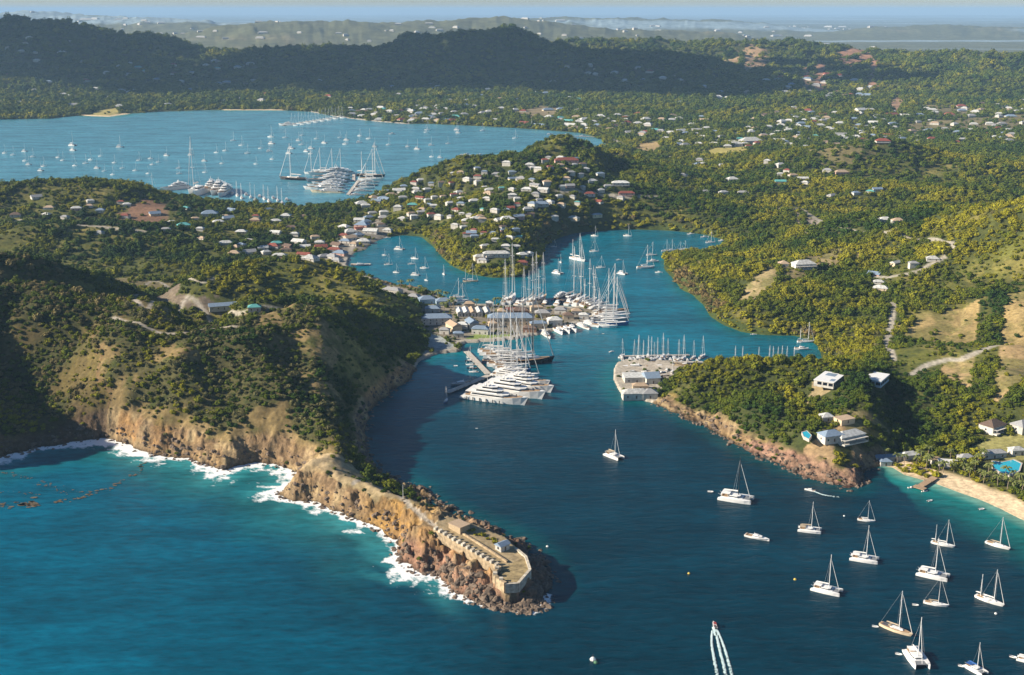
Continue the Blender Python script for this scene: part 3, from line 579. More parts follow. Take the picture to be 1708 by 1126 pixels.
# ---------------------------------------------------------------- building kit
class MB:
    """collects solids into one mesh"""
    def __init__(s): s.v = []; s.f = []; s.m = []
    def add(s, v, f, m=0):
        b = len(s.v); s.v += [tuple(q) for q in v]; s.f += [tuple(i + b for i in q) for q in f]; s.m += [m] * len(f); return s
    def box(s, x0, x1, y0, y1, z0, z1, m=0, tx=0, ty=0):
        v = [(x0, y0, z0), (x1, y0, z0), (x1, y1, z0), (x0, y1, z0), (x0 + tx, y0 + ty, z1), (x1 - tx, y0 + ty, z1), (x1 - tx, y1 - ty, z1), (x0 + tx, y1 - ty, z1)]
        return s.add(v, [(0, 3, 2, 1), (4, 5, 6, 7), (0, 1, 5, 4), (1, 2, 6, 5), (2, 3, 7, 6), (3, 0, 4, 7)], m)
    def rod(s, p, q, r0, r1=None, n=6, m=0):
        r1 = r0 if r1 is None else r1; p = np.array(p, float); q = np.array(q, float); d = q - p; d /= np.linalg.norm(d)
        u = np.cross(d, (0, 0, 1) if abs(d[2]) < .9 else (1, 0, 0)); u /= np.linalg.norm(u); w = np.cross(d, u); v = []
        for c, r in ((p, r0), (q, r1)):
            for k in range(n): a = 6.2832 * k / n; v.append(c + (u * math.cos(a) + w * math.sin(a)) * r)
        f = [(k, (k + 1) % n, n + (k + 1) % n, n + k) for k in range(n)] + [tuple(range(n))[::-1], tuple(range(n, 2 * n))]
        return s.add(v, f, m)
    def prism(s, pts, z0, z1, m=0, inset=0):
        n = len(pts); c = np.mean(pts, 0); v = [(p[0], p[1], z0) for p in pts] + [(p[0] + (c[0] - p[0]) * inset, p[1] + (c[1] - p[1]) * inset, z1) for p in pts]
        return s.add(v, [(k, (k + 1) % n, n + (k + 1) % n, n + k) for k in range(n)] + [tuple(range(n))[::-1], tuple(range(n, 2 * n))], m)
    def mesh(s, name, mats, smooth=False): return new_mesh(name, s.v, s.f, mats, s.m, smooth)
def loft(sts, m=0):
    """hull from stations (x, half beam at deck, deck z, half beam at waterline, keel z): closed shell with a deck"""
    mb = MB(); V = []; 
    for x, bd, zd, bw, zk, *rk_ in sts:
        xl = x - (rk_[0] if rk_ else 0); V += [(x, -bd, zd), (xl, -bw, .004), (xl, -bw * .55, zk * .7), (xl, 0, zk), (xl, bw * .55, zk * .7), (xl, bw, .004), (x, bd, zd)]
    F = []; n = len(sts)
    for i in range(n - 1):
        a = i * 7; b = a + 7
        for k in range(6): F.append((a + k, a + k + 1, b + k + 1, b + k))
        F.append((a + 6, a, b, b + 6))
    F.append(tuple(range(7))); F.append(tuple(range((n - 1) * 7, n * 7))[::-1])
    F = [q[::-1] for q in F]
    return mb.add(V, F, m)
WHITE = mat('gelcoat_white', (.80, .79, .76), .25, .05, .5); CREAM = mat('gelcoat_cream', (.72, .58, .40), .3, .05, .5); NAVY = mat('hull_navy', (.015, .022, .045), .2); BLACKH = mat('hull_black', (.012, .012, .014), .2)
BLUEH = mat('hull_blue', (.03, .12, .30), .25); GREYH = mat('hull_grey', (.30, .33, .36), .3); REDH = mat('boot_red', (.30, .04, .03), .4)
TEAK = mat('teak_deck', (.38, .25, .14), .6, .15, 2); GLASS = mat('tinted_glass', (.015, .02, .03), .08, spec=.8); MASTW = mat('mast_white', (.78, .78, .76), .35); MASTA = mat('mast_aluminium', (.55, .56, .57), .35, metal=.3)
MASTB = mat('mast_carbon', (.015, .016, .018), .3); WIRE = mat('rigging_wire', (.5, .5, .5), .4, metal=.4); CANVB = mat('canvas_blue', (.02, .10, .32), .8); CANVW = mat('canvas_white', (.70, .69, .66), .8); CANVT = mat('canvas_tan', (.42, .34, .24), .8)
RUB = mat('rubber_grey', (.20, .21, .22), .6); DK = mat('deck_fittings', (.08, .08, .09), .5); ORNG = mat('dinghy_tube', (.62, .62, .60), .5)
PARTS = {}
def cached(key, fn):
    if key not in PARTS: PARTS[key] = fn()
    return PARTS[key]
HULLM = {'white': WHITE, 'cream': CREAM, 'navy': NAVY, 'black': BLACKH, 'blue': BLUEH, 'grey': GREYH}
def mono_parts(hc, mc, nm, cc, low):
    """unit-length yacht, bow towards +x: list of (part name, mesh)"""
    H_ = HULLM[hc]; M_ = {'white': MASTW, 'alu': MASTA, 'black': MASTB}[mc]; CV = {'blue': CANVB, 'white': CANVW, 'tan': CANVT}[cc]; P = []
    b = .135
    h = loft([(-.5, b * .62, .085, b * .5, -.01), (-.3, b * .92, .082, b * .85, -.035), (0, b, .083, b * .92, -.045), (.22, b * .80, .09, b * .62, -.04), (.40, b * .38, .102, b * .2, -.02), (.505, .006, .115, .002, -.005, .06)])
    P.append(('hull', h.mesh('hull', [H_], False)))
    d = MB(); d.add([(-.49, -b * .56, .0865), (-.3, -b * .84, .0845), (0, -b * .92, .0855), (.22, -b * .72, .0925), (.40, -b * .30, .1045), (.40, b * .30, .1045), (.22, b * .72, .0925), (0, b * .92, .0855), (-.3, b * .84, .0845), (-.49, b * .56, .0865)], [tuple(range(10))])
    P.append(('deck', d.mesh('deck', [TEAK if hc in ('navy', 'black', 'cream') else WHITE])))
    if low < 2:
        c = MB(); c.prism([(-.18, -.07), (.12, -.062), (.22, -.03), (.22, .03), (.12, .062), (-.18, .07)], .086, .122, 0, .14); P.append(('coachroof', c.mesh('coachroof', [WHITE])))
        for sgn in (-1, 1): P.append(('window', MB().box(-.13, .10, sgn * .0625 - .003, sgn * .0625 + .003, .100, .112).mesh('window', [GLASS])))
        k = MB(); k.box(-.43, -.20, -.052, .052, .080, .090); k.box(-.43, -.20, -.075, -.055, .084, .104); k.box(-.43, -.20, .055, .075, .084, .104); P.append(('cockpit', k.mesh('cockpit', [DK if hc != 'white' else TEAK])))
        bi = MB(); bi.box(-.24, -.14, -.065, .065, .118, .142, tx=.02); P.append(('sprayhood', bi.mesh('sprayhood', [CV])))
    masts = [(.08, 1.28)] if nm == 1 else [(.14, 1.22), (-.33, .88)]
    for i, (x, hm_) in enumerate(masts):
        P.append(('mast', MB().rod((x, 0, .09), (x, 0, hm_), .0115, .008).mesh('mast', [M_])))
        bl = .40 if i == 0 else .18
        P.append(('boom', MB().rod((x, 0, .19), (x - bl, 0, .185), .008).rod((x - .02, 0, .205), (x - bl + .03, 0, .20), .020, .012).mesh('boom', [CV])))
        if low < 2:
            for z in (.45, .78): P.append(('spreader', MB().rod((x, -.08, z * hm_), (x, .08, z * hm_), .004, n=4).mesh('spreader', [M_])))
    r = MB(); x, hm_ = masts[0]
    r.rod((.49, 0, .11), (x, 0, hm_ * .97), .0032, n=4)
    rb = (-.49, 0, .09) if nm == 1 else (-.3, 0, .09); r.rod(rb, (x, 0, hm_), .0022, n=4)
    for sgn in (-1, 1): r.rod((x - .01, sgn * b * .93, .086), (x, sgn * .075, .78 * hm_), .0022, n=4); r.rod((x, sgn * .075, .78 * hm_), (x, 0, hm_), .0022, n=4)
    if nm == 2:
        x2, h2 = masts[1]
        for sgn in (-1, 1): r.rod((x2, sgn * b * .8, .086), (x2, 0, h2 * .95), .0022, n=4)
    P.append(('rigging', r.mesh('rigging', [WIRE])))
    P.append(('furled_jib', MB().rod((.47, 0, .13), (x + .035, 0, hm_ * .90), .009, .005, n=5).mesh('furled_jib', [CANVW])))
    return P
def cat_parts(cc, low, mc='white'):
    P = []; CV = {'blue': CANVB, 'white': CANVW, 'tan': CANVT}[cc]
    for sgn in (-1, 1):
        h = loft([(-.5, .055, .06, .05, 0), (-.38, .066, .09, .06, -.02), (0, .07, .105, .062, -.04), (.3, .058, .115, .04, -.03), (.47, .02, .125, .012, -.01), (.5, .004, .128, .002, .02)])
        h.v = [(x, y + sgn * .20, z) for x, y, z in h.v]; P.append(('hull', h.mesh('hull', [WHITE])))
    d = MB(); d.box(-.42, .22, -.19, .19, .075, .112); P.append(('bridge_deck', d.mesh('bridge_deck', [WHITE])))
    t = MB(); t.box(.222, .43, -.14, .14, .100, .106); t.rod((.43, -.2, .112), (.43, .2, .112), .008); P.append(('trampoline', t.mesh('trampoline', [RUB])))
    c = MB(); c.prism([(-.20, -.17), (.08, -.165), (.17, -.10), (.17, .10), (.08, .165), (-.20, .17)], .113, .175, 0, .16); P.append(('cabin', c.mesh('cabin', [WHITE])))
    w = MB(); w.prism([(-.19, -.166), (.078, -.161), (.168, -.097), (.168, .097), (.078, .161), (-.19, .166)], .132, .157, 0, .045); P.append(('window', w.mesh('window', [GLASS])))
    k = MB(); k.box(-.41, -.205, -.15, .15, .113, .118); k.box(-.41, -.38, -.15, .15, .118, .14); P.append(('cockpit', k.mesh('cockpit', [TEAK])))
    b = MB(); b.box(-.42, -.16, -.155, .155, .205, .213)
    for sx in (-.41, -.21):
        for sgn in (-1, 1): b.rod((sx, sgn * .14, .115), (sx, sgn * .14, .206), .006, n=4)
    P.append(('hardtop', b.mesh('hardtop', [CV if cc != 'white' else WHITE])))
    P.append(('mast', MB().rod((.07, 0, .17), (.07, 0, 1.38), .0125, .009).mesh('mast', [MASTB if mc == 'black' else MASTW])))
    P.append(('boom', MB().rod((.07, 0, .27), (-.38, 0, .265), .008).rod((.05, 0, .29), (-.36, 0, .285), .024, .014).mesh('boom', [CV])))
    r = MB(); r.rod((.43, 0, .115), (.07, 0, 1.25), .0032, n=4)
    for sgn in (-1, 1): r.rod((-.08, sgn * .24, .11), (.07, 0, 1.3), .0026, n=4)
    P.append(('rigging', r.mesh('rigging', [WIRE])))
    if low < 1: P.append(('furled_jib', MB().rod((.42, 0, .14), (.10, 0, 1.14), .010, .006, n=5).mesh('furled_jib', [CANVW])))
    if low < 1:
        for sgn in (-1, 1): P.append(('davit', MB().rod((-.41, sgn * .1, .11), (-.52, sgn * .1, .16), .006, n=4).mesh('davit', [MASTA])))
    return P
def yacht_parts(hc, low):
    """motor yacht with tiers of decks"""
    P = []; b = .098; H_ = HULLM[hc]
    h = loft([(-.5, b * .86, .022, b * .8, -.01), (-.42, b * .95, .044, b * .9, -.03), (-.1, b, .05, b * .95, -.04), (.15, b * .94, .058, b * .74, -.04), (.30, b * .74, .067, b * .46, -.03), (.42, b * .38, .076, b * .16, -.01, .02), (.51, .004, .082, .002, -.004, .055)])
    P.append(('hull', h.mesh('hull', [H_])))
    P.append(('deck', MB().add([(-.42, -b * .85, .0475), (-.1, -b * .93, .0525), (.15, -b * .86, .0605), (.30, -b * .64, .0695), (.42, -b * .28, .0785), (.42, b * .28, .0785), (.30, b * .64, .0695), (.15, b * .86, .0605), (-.1, b * .93, .0525), (-.42, b * .85, .0475)], [tuple(range(10))]).mesh('deck', [TEAK])))
    tiers = [(-.33, .22, .052, .082, .88), (-.27, .13, .086, .112, .72), (-.18, .05, .116, .138, .54)]
    for x0, x1, z0, z1, k in tiers:
        y = b * k
        t = MB(); t.prism([(x0, -y), (x1 - .06, -y), (x1, -y * .45), (x1, y * .45), (x1 - .06, y), (x0, y)], z0, z1, 0, .05)
        t.prism([(x0 - .07, -y * 1.03), (x1 - .05, -y * 1.03), (x1 + .008, -y * .5), (x1 + .008, y * .5), (x1 - .05, y * 1.03), (x0 - .07, y * 1.03)], z1, z1 + .0038)
        P.append(('superstructure', t.mesh('superstructure', [WHITE])))
        zz = (z0 + z1) / 2; w = MB(); w.prism([(x0 + .02, -y * 1.012), (x1 - .06, -y * 1.012), (x1 + .002, -y * .45), (x1 + .002, y * .45), (x1 - .06, y * 1.012), (x0 + .02, y * 1.012)], zz - .0045, zz + .0075, 0, .05)
        P.append(('window', w.mesh('window', [GLASS])))
    a = MB(); a.box(-.13, -.07, -.035, .035, .142, .148)
    for sgn in (-1, 1): a.rod((-.12, sgn * .045, .14), (-.10, sgn * .03, .17), .006, n=4)
    a.box(-.115, -.085, -.04, .04, .168, .173); a.rod((-.10, 0, .17), (-.10, 0, .215), .004, .002, n=5); P.append(('radar_mast', a.mesh('radar_mast', [WHITE])))
    dm = MB()
    for sgn in (-1, 1): dm.rod((-.14, sgn * .035, .142), (-.14, sgn * .035, .162), .012, .006, n=8)
    P.append(('radome', dm.mesh('radome', [WHITE])))
    p = MB(); p.rod((-.42, 0, .046), (-.42, 0, .054), .03, n=10); p.box(.27, .33, -.02, .02, .068, .079); P.append(('deck_gear', p.mesh('deck_gear', [DK])))
    if low < 1:
        q = MB()
        for i in range(6):
            for sgn in (-1, 1): q.rod((-.38 + i * .1, sgn * (b + .006), .034), (-.38 + i * .1, sgn * (b + .006), .006), .007, n=6)
        P.append(('fender', q.mesh('fender', [DK])))
    return P
def motorboat_parts(hc, low):
    P = []; b = .15; H_ = HULLM[hc]
    P.append(('hull', loft([(-.5, b * .85, .10, b * .75, -.02), (-.2, b, .105, b * .9, -.04), (.15, b * .9, .12, b * .6, -.04), (.38, b * .45, .135, b * .2, -.02), (.5, .005, .145, .003, .04)]).mesh('hull', [H_])))
    P.append(('cabin', MB().prism([(-.18, -.11), (.10, -.10), (.24, -.05), (.24, .05), (.10, .10), (-.18, .11)], .108, .20, 0, .2).mesh('cabin', [WHITE])))
    P.append(('windscreen', MB().prism([(-.15, -.108), (.10, -.098), (.235, -.05), (.235, .05), (.10, .098), (-.15, .108)], .15, .178, 0, .07).mesh('windscreen', [GLASS])))
    P.append(('cockpit', MB().box(-.46, -.2, -.1, .1, .104, .108).box(-.46, -.42, -.1, .1, .108, .14).mesh('cockpit', [TEAK])))
    if low < 1: P.append(('flybridge', MB().box(-.16, .06, -.075, .075, .20, .225, tx=.02).rod((-.12, 0, .22), (-.12, 0, .34), .006, n=4).mesh('flybridge', [WHITE])))
    return P
def dinghy_parts(hc, low):
    P = []; t = MB(); c = [(-.48, -.19), (.2, -.19), (.42, -.10), (.5, 0), (.42, .10), (.2, .19), (-.48, .19)]
    for i in range(6): t.rod((*c[i], .12), (*c[i + 1], .12 + (.04 if 1 <= i <= 4 else 0)), .075, n=6)
    P.append(('tube', t.mesh('tube', [HULLM[hc]]))); P.append(('floor', MB().box(-.46, .35, -.14, .14, .04, .08).box(-.1, -.02, -.14, .14, .08, .16).mesh('floor', [RUB])))
    P.append(('outboard', MB().box(-.58, -.48, -.05, .05, .02, .30).mesh('outboard', [DK]))); return P
def speedboat_parts(hc, low):
    P = []; P.append(('hull', loft([(-.5, .14, .12, .11, 0), (-.1, .15, .13, .12, -.03), (.25, .11, .15, .07, -.02), (.5, .005, .18, .003, .05)]).mesh('hull', [HULLM[hc]])))
    P.append(('cockpit', MB().box(-.4, .1, -.09, .09, .125, .134).mesh('cockpit', [DK]))); P.append(('canopy', MB().box(-.3, .05, -.1, .1, .32, .335).rod((-.28, -.09, .12), (-.28, -.09, .32), .008, n=4).rod((-.28, .09, .12), (-.28, .09, .32), .008, n=4).rod((.03, -.09, .12), (.03, -.09, .32), .008, n=4).rod((.03, .09, .12), (.03, .09, .32), .008, n=4).mesh('canopy', [REDH])))
    P.append(('outboard', MB().box(-.58, -.5, -.08, -.02, .04, .28).box(-.58, -.5, .02, .08, .04, .28).mesh('outboard', [DK]))); return P
BOATN = {'mono': 'sailing_yacht', 'ketch': 'ketch', 'cat': 'sailing_catamaran', 'yacht': 'motor_yacht', 'motor': 'motor_boat', 'dinghy': 'dinghy', 'speed': 'speedboat'}
BOATC = {'mono': 'sailboat', 'ketch': 'sailboat', 'cat': 'catamaran', 'yacht': 'yacht', 'motor': 'motorboat', 'dinghy': 'dinghy', 'speed': 'speedboat'}
BOATS = []
def boat(kind, px, py, L_, head, label=None, group=None, hc='white', mc='white', cc='white', low=0, ms=None, z=0.0, roll=0):
    """a boat whose waterline centre is seen at px, py; head in degrees, 0 = bow to the right, 90 = bow away"""
    key = (kind, hc, mc, cc, low)
    P = cached(key, lambda: {'mono': lambda: mono_parts(hc, mc, 1, cc, low), 'ketch': lambda: mono_parts(hc, mc, 2, cc, low), 'cat': lambda: cat_parts(cc, low, mc), 'yacht': lambda: yacht_parts(hc, low),
        'motor': lambda: motorboat_parts(hc, low), 'dinghy': lambda: dinghy_parts(hc, low), 'speed': lambda: speedboat_parts(hc, low)}[kind]())
    p = W(px, py, z); o = bpy.data.objects.new(BOATN[kind], None); col.objects.link(o); o.location = (float(p[0]), float(p[1]), z); o.rotation_euler = (0, 0, R(head))
    k = ms or 1.0; o.scale = (L_, L_ * (1.0 if L_ < 25 else .95 if kind == 'yacht' else .78), L_ * k)
    for nm, me in P:
        q = link(nm, me, o)
        if nm in ('rigging', 'fender', 'radome'): q['kind'] = 'stuff'
    tag(o, label, BOATC[kind], group); BOATS.append((o, px, py)); return o
def bo(kind, stern, bow, label=None, group=None, **k):
    """a boat lying between two pixels seen on the water"""
    a = W(*stern); b = W(*bow); d = b - a; L_ = float(np.hypot(d[0], d[1])); c = (a + b) / 2
    o = boat(kind, 0, 0, L_, math.degrees(math.atan2(d[1], d[0])), label, group, **k); o.location = (float(c[0]), float(c[1]), 0)
    BOATS[-1] = (o, (stern[0] + bow[0]) / 2, (stern[1] + bow[1]) / 2); return o
def bl(kind, px, py, Lpx, head, label=None, group=None, **k):
    t = np.linalg.norm(W(px, py) - np.array((0, 0, CH))); sd = CH / t; e = math.hypot(math.cos(R(head)), math.sin(R(head)) * sd)
    return boat(kind, px, py, Lpx * t / FP / max(e, .8), head, label, group, **k)
ORD = ['first', 'second', 'third', 'fourth', 'fifth', 'sixth', 'seventh', 'eighth', 'ninth', 'tenth', 'eleventh', 'twelfth', 'thirteenth', 'fourteenth', 'fifteenth', 'sixteenth', 'seventeenth', 'eighteenth', 'nineteenth']
TENS = {2: 'twent', 3: 'thirt', 4: 'fort', 5: 'fift', 6: 'sixt', 7: 'sevent', 8: 'eight', 9: 'ninet', 10: 'hundred'}
def ordn(i):
    if i < 19: return ORD[i]
    t, u = divmod(i + 1, 10); return TENS[t] + ('ieth' if u == 0 else 'y-' + ORD[u - 1])
def label_row(items, what, group):
    """items (object, px): labels by their place from the left among look-alikes"""
    items = sorted(items, key=lambda q: q[1]); n = len(items)
    for i, (o, px) in enumerate(items):
        o['label'] = what if n == 1 else ('leftmost' if i == 0 else 'rightmost' if i == n - 1 else ordn(i) + ' from the left') + ' ' + what
        while len(o['label'].replace('-', ' ').split()) > 16:
            w_ = o['label'].split(); k_ = w_.index('left') + 1 if 'left' in w_[:6] else 1; o['label'] = ' '.join(w_[:k_] + w_[k_ + 1:])
        if n > 1: o['group'] = group
# ---------------------------------------------------------------- houses
ROOFM = {'white': mat('roof_white', (.60, .60, .57), .6, .35, .5), 'blue': mat('roof_bluegrey', (.22, .29, .38), .5, .15, .8), 'red': mat('roof_red', (.26, .075, .05), .7, .3, .6), 'teal': mat('roof_teal', (.12, .38, .36), .5, .15, 1),
 'brown': mat('roof_shingle', (.17, .115, .085), .8, .25, 1), 'grey': mat('roof_grey', (.34, .34, .34), .6, .2, 1), 'tan': mat('roof_tan', (.46, .34, .23), .7, .2, 1), 'green': mat('roof_green', (.08, .20, .11), .6, .2, 1), 'thatch': mat('roof_thatch', (.30, .22, .13), .9, .3, 2)}
WALLM = {'white': mat('wall_white', (.58, .55, .49), .85, .25, .4), 'cream': mat('wall_cream', (.62, .50, .34), .8, .1, .6), 'pink': mat('wall_pink', (.58, .36, .30), .8, .1, .6), 'stone': mat('wall_stone', (.46, .35, .22), .9, .2, 1.5), 'brick': mat('wall_brick', (.30, .17, .11), .9, .25, 1.5), 'blue': mat('wall_blue', (.34, .46, .56), .8, .1, .6)}
def roof_mesh(w, d, h, kind, over=.5, rm='white'):
    mb = MB(); x, y = w / 2 + over, d / 2 + over; rh = min(w, d) * .30
    if kind == 'flat': mb.box(-x + .2, x - .2, -y + .2, y - .2, h, h + .3); return mb.mesh('roof', [ROOFM[rm]])
    k = max(0, x - y) if kind == 'hip' else x
    if kind == 'pyr': k = 0
    V = [(-x, -y, h), (x, -y, h), (x, y, h), (-x, y, h), (-k, 0, h + rh), (k, 0, h + rh)] + [(-x, -y, h - .18), (x, -y, h - .18), (x, y, h - .18), (-x, y, h - .18)]
    F = [(0, 1, 5, 4), (2, 3, 4, 5), (1, 2, 5), (3, 0, 4), (6, 7, 1, 0), (7, 8, 2, 1), (8, 9, 3, 2), (9, 6, 0, 3), (9, 8, 7, 6)]
    return mb.add(V, F).mesh('roof', [ROOFM[rm]])
HOUSES = []
def building(px, py, w, d, h, rz, roof='hip', rc='white', wc_='white', label=None, group=None, win=2, name='house', cat_='house', z=None, foot=True, pos=None, porch=False, levels=1, big=False):
    """a house whose base centre is seen at px, py"""
    p = np.array(pos) if pos is not None else (W(px, py, z) if z is not None else hit1(px, py))
    o = bpy.data.objects.new(name, None); col.objects.link(o); o.location = (float(p[0]), float(p[1]), float(p[2])); o.rotation_euler = (0, 0, R(rz))
    q = lambda v: round(v * 2) / 2
    w, d, h = q(w), q(d), q(h)
    link('wall', cached(('w', w, d, h, wc_, roof), lambda: (MB().box(-w / 2, w / 2, -d / 2, d / 2, -1.4, h - .02) if roof != 'gable' else MB().box(-w / 2, w / 2, -d / 2, d / 2, -1.4, h - .02).add([(-w / 2, -d / 2, h - .02), (-w / 2, d / 2, h - .02), (-w / 2, 0, h + min(w, d) * .25), (w / 2, -d / 2, h - .02), (w / 2, d / 2, h - .02), (w / 2, 0, h + min(w, d) * .25)], [(0, 2, 1), (3, 4, 5), (0, 3, 5, 2), (1, 2, 5, 4)])).mesh('wall', [WALLM[wc_]])), o)
    link('roof', cached(('r', w, d, h, roof, rc), lambda: roof_mesh(w, d, h, roof, .5, rc)), o)
    if win:
        wm_ = cached('win', lambda: MB().box(-.55, .55, -.06, .06, 0, 1.3).mesh('window', [GLASS])); dm_ = cached('door', lambda: MB().box(-.5, .5, -.06, .06, 0, 2.1).mesh('door', [ROOFM['brown']]))
        for lv in range(levels):
            for i in range(win):
                x = (i + .5) / win * w - w / 2
                for sy in (-1, 1):
                    if lv == 0 and i == win // 2 and sy == -1: link('door', dm_, o, (x, sy * d / 2, 0)); continue
                    link('window', wm_, o, (x, sy * d / 2, .9 + lv * 2.9))
            for sx in (-1, 1): link('window', wm_, o, (sx * w / 2, 0, .9 + lv * 2.9), R(90))
    if porch: link('porch', cached(('p', w, d), lambda: MB().box(-w / 2, w / 2, -d / 2 - 3, -d / 2 - .05, 2.5, 2.65).box(-w / 2, w / 2, -d / 2 - 3, -d / 2 - .05, -.8, .12).rod((-w / 2 + .2, -d / 2 - 2.8, .1), (-w / 2 + .2, -d / 2 - 2.8, 2.5), .12).rod((w / 2 - .2, -d / 2 - 2.8, .1), (w / 2 - .2, -d / 2 - 2.8, 2.5), .12).rod((0, -d / 2 - 2.8, .1), (0, -d / 2 - 2.8, 2.5), .12).mesh('porch', [WALLM['white']])), o)
    if big:
        gw = cached('glasswall', lambda: MB().box(-1.5, 1.5, -.07, .07, 0, 2.1).mesh('glass_wall', [GLASS]))
        for i in range(int(w // 4)): link('glass_wall', gw, o, ((i + .5) * 4 - w / 2, -d / 2, .3)); link('glass_wall', gw, o, ((i + .5) * 4 - w / 2, d / 2, .3))
        for i in range(int(d // 4)): link('glass_wall', gw, o, (-w / 2, (i + .5) * 4 - d / 2, .3), R(90)); link('glass_wall', gw, o, (w / 2, (i + .5) * 4 - d / 2, .3), R(90))
    tag(o, label, cat_, group)
    if foot: FOOT.append((p[0], p[1], max(w, d) * .47 + .3))
    if foot: k_ = 1 - (5 + d * .3) / np.hypot(p[0], p[1]); FOOT.append((p[0] * k_, p[1] * k_, max(w, d) * .30))
    HOUSES.append((o, px, py)); return o
# ---------------------------------------------------------------- the fort on the point
stone = mat('fort_stone', (.42, .32, .20), .9, .5, .55); stoneL = mat('fort_limewash', (.55, .49, .39), .9, .4, .6); gravel = mat('fort_gravel', (.34, .26, .13), .95, .5, .4)
fort = bpy.data.objects.new('harbour_fort', None); col.objects.link(fort); fc = W(800, 900, 12); fort.location = (float(fc[0]), float(fc[1]), float(hgt(fc[0], fc[1])[0]))
tag(fort, 'old stone gun fort with long embrasured wall on the rocky point', 'fort')
def fpart(name, mb, mats): 
    o = link(name, mb.mesh(name, mats), fort); o.location = -fort.location; return o
def wallrun(pxs, th, hup, down, name, mats, zoff=0.0):
    for i in range(len(pxs) - 1):
        a = W(*pxs[i]); b = W(*pxs[i + 1]); d = (b - a)[:2]; L_ = np.linalg.norm(d); u = d / L_; n = np.array((-u[1], u[0])); mb = MB(); V = []
        for p in (a, b):
            for s_ in (-th / 2, th / 2):
                for z in (-down, hup): V.append((p[0] + n[0] * s_, p[1] + n[1] * s_, p[2] + z + zoff))
        mb.add(V, [(0, 1, 3, 2), (4, 6, 7, 5), (0, 4, 5, 1), (2, 3, 7, 6), (1, 5, 7, 3), (0, 2, 6, 4)]); fpart(name, mb, mats)
sea0, sea1 = (724, 882, 15.9), (833, 947, 11.6)
wallrun([sea0, sea1], 1.5, .5, 5, 'seaward_wall', [stone])
a, b = W(*sea0), W(*sea1); u = (b - a) / np.linalg.norm(b - a); n_ = np.array((-u[1], u[0], 0)); n_ = n_ / np.linalg.norm(n_); NM = 14; seg = np.linalg.norm(b - a) / NM
for i in range(NM):                                            # merlons with cannon embrasures between them
    c = a + u * seg * (i + .5); hl = seg * .21; V = []
    for s1 in (-hl, hl):
        for s2 in (-1.2, .9):
            for z in (-.1, 1.5 if s2 > 0 else 1.2): V.append(c + u * s1 + n_ * s2 * 1.0 + np.array((0, 0, z + .5)))
    fpart('merlon', MB().add(V, [(0, 1, 3, 2), (4, 6, 7, 5), (0, 4, 5, 1), (2, 3, 7, 6), (1, 5, 7, 3), (0, 2, 6, 4)]), [stoneL])
wallrun([(834, 948, 11.5), (824, 958, 11), (829, 967, 10.6), (843, 976, 10.3)], 1.8, 1.5, 4, 'bastion_wall', [stone])
for q in ((829, 953, 11.2), (826, 962, 10.8), (836, 971, 10.4)):
    c = W(*q); fpart('merlon', MB().box(c[0] - 1, c[0] + 1, c[1] - .9, c[1] + .9, c[2] + 1, c[2] + 2.5), [stoneL])
wallrun([(843, 976, 10.3), (864, 975, 10.3), (884, 952, 10.5), (877, 930, 11.0), (860, 916, 11.6)], 1.4, .9, 4, 'parapet', [stoneL])
wallrun([(846, 938, 11.3), (806, 912, 12.7), (760, 884, 14.4)], .9, .9, 2, 'inner_wall', [stone])
pl = MB(); pts_ = [W(*q) for q in ((843, 973, 10.5), (863, 972, 10.5), (881, 951, 10.5), (875, 931, 10.8), (858, 918, 11.4), (846, 936, 11.2), (834, 955, 11.0))]
V = [(p[0], p[1], 11.0) for p in pts_] + [(p[0], p[1], 8) for p in pts_]; k = len(pts_)
fpart('gun_platform', MB().add(V, [tuple(range(k))] + [(i, (i + 1) % k, k + (i + 1) % k, k + i) for i in range(k)]), [gravel])
gdir = math.degrees(math.atan2(u[1], u[0]))
building(0, 0, 6, 4.5, 3, gdir + 90, 'gable', 'blue', 'white', 'small white gabled guardhouse standing inside the fort wall', name='guardhouse', cat_='guardhouse', win=1, pos=W(838, 916, 12.0), foot=False)
mg = building(0, 0, 9, 7, 2.5, gdir + 2, 'flat', 'tan', 'stone', 'flat-topped tan stone magazine beside the fort wall', name='powder_magazine', cat_='magazine', win=0, pos=W(766, 881, 15.2), foot=False)
fp = W(672, 815, 21); pz = float(hgt(fp[0], fp[1])[0]); o = bpy.data.objects.new('flagpole', None); col.objects.link(o); o.location = (fp[0], fp[1], pz)
link('pole', MB().rod((0, 0, -.5), (0, 0, 9), .16, .08).mesh('pole', [MASTW]), o); link('base', MB().box(-.8, .8, -.8, .8, -.5, .5).mesh('base', [stone]), o); tag(o, 'thin white flagpole on the ridge above the fort', 'flagpole')
# ---------------------------------------------------------------- boats in the near bay
bo('cat', (1355, 980), (1403, 992), 'white catamaran furthest left of the anchored near fleet')
bo('cat', (1418, 930), (1465, 938), 'white catamaran just below the small sloop in mid bay')
bo('cat', (1331, 883), (1370, 888), 'white catamaran with tan cover nearest the right-hand rocks', cc='tan')
bo('mono', (1430, 867), (1460, 871), 'small white sloop behind the catamaran in mid bay')
bo('ketch', (1553, 905), (1593, 914), 'white two-masted ketch below the beach')
bo('mono', (1644, 905), (1685, 918), 'white sloop with tall mast closest to the beach at right', cc='tan')
bo('cat', (1530, 955), (1582, 967), 'white catamaran directly below the ketch near the beach')
bo('mono', (1540, 1005), (1583, 1013), 'white sloop between the catamaran and the cream sloop', cc='tan')
bo('ketch', (1627, 995), (1675, 1013), 'white ketch with short rear mast near the right edge')
bo('mono', (1468, 1042), (1522, 1063), 'cream-decked sloop with dark hull side near the bottom', hc='cream', cc='tan')
bo('cat', (1519, 1086), (1539, 1117), 'white catamaran pointing down the picture near the bottom')
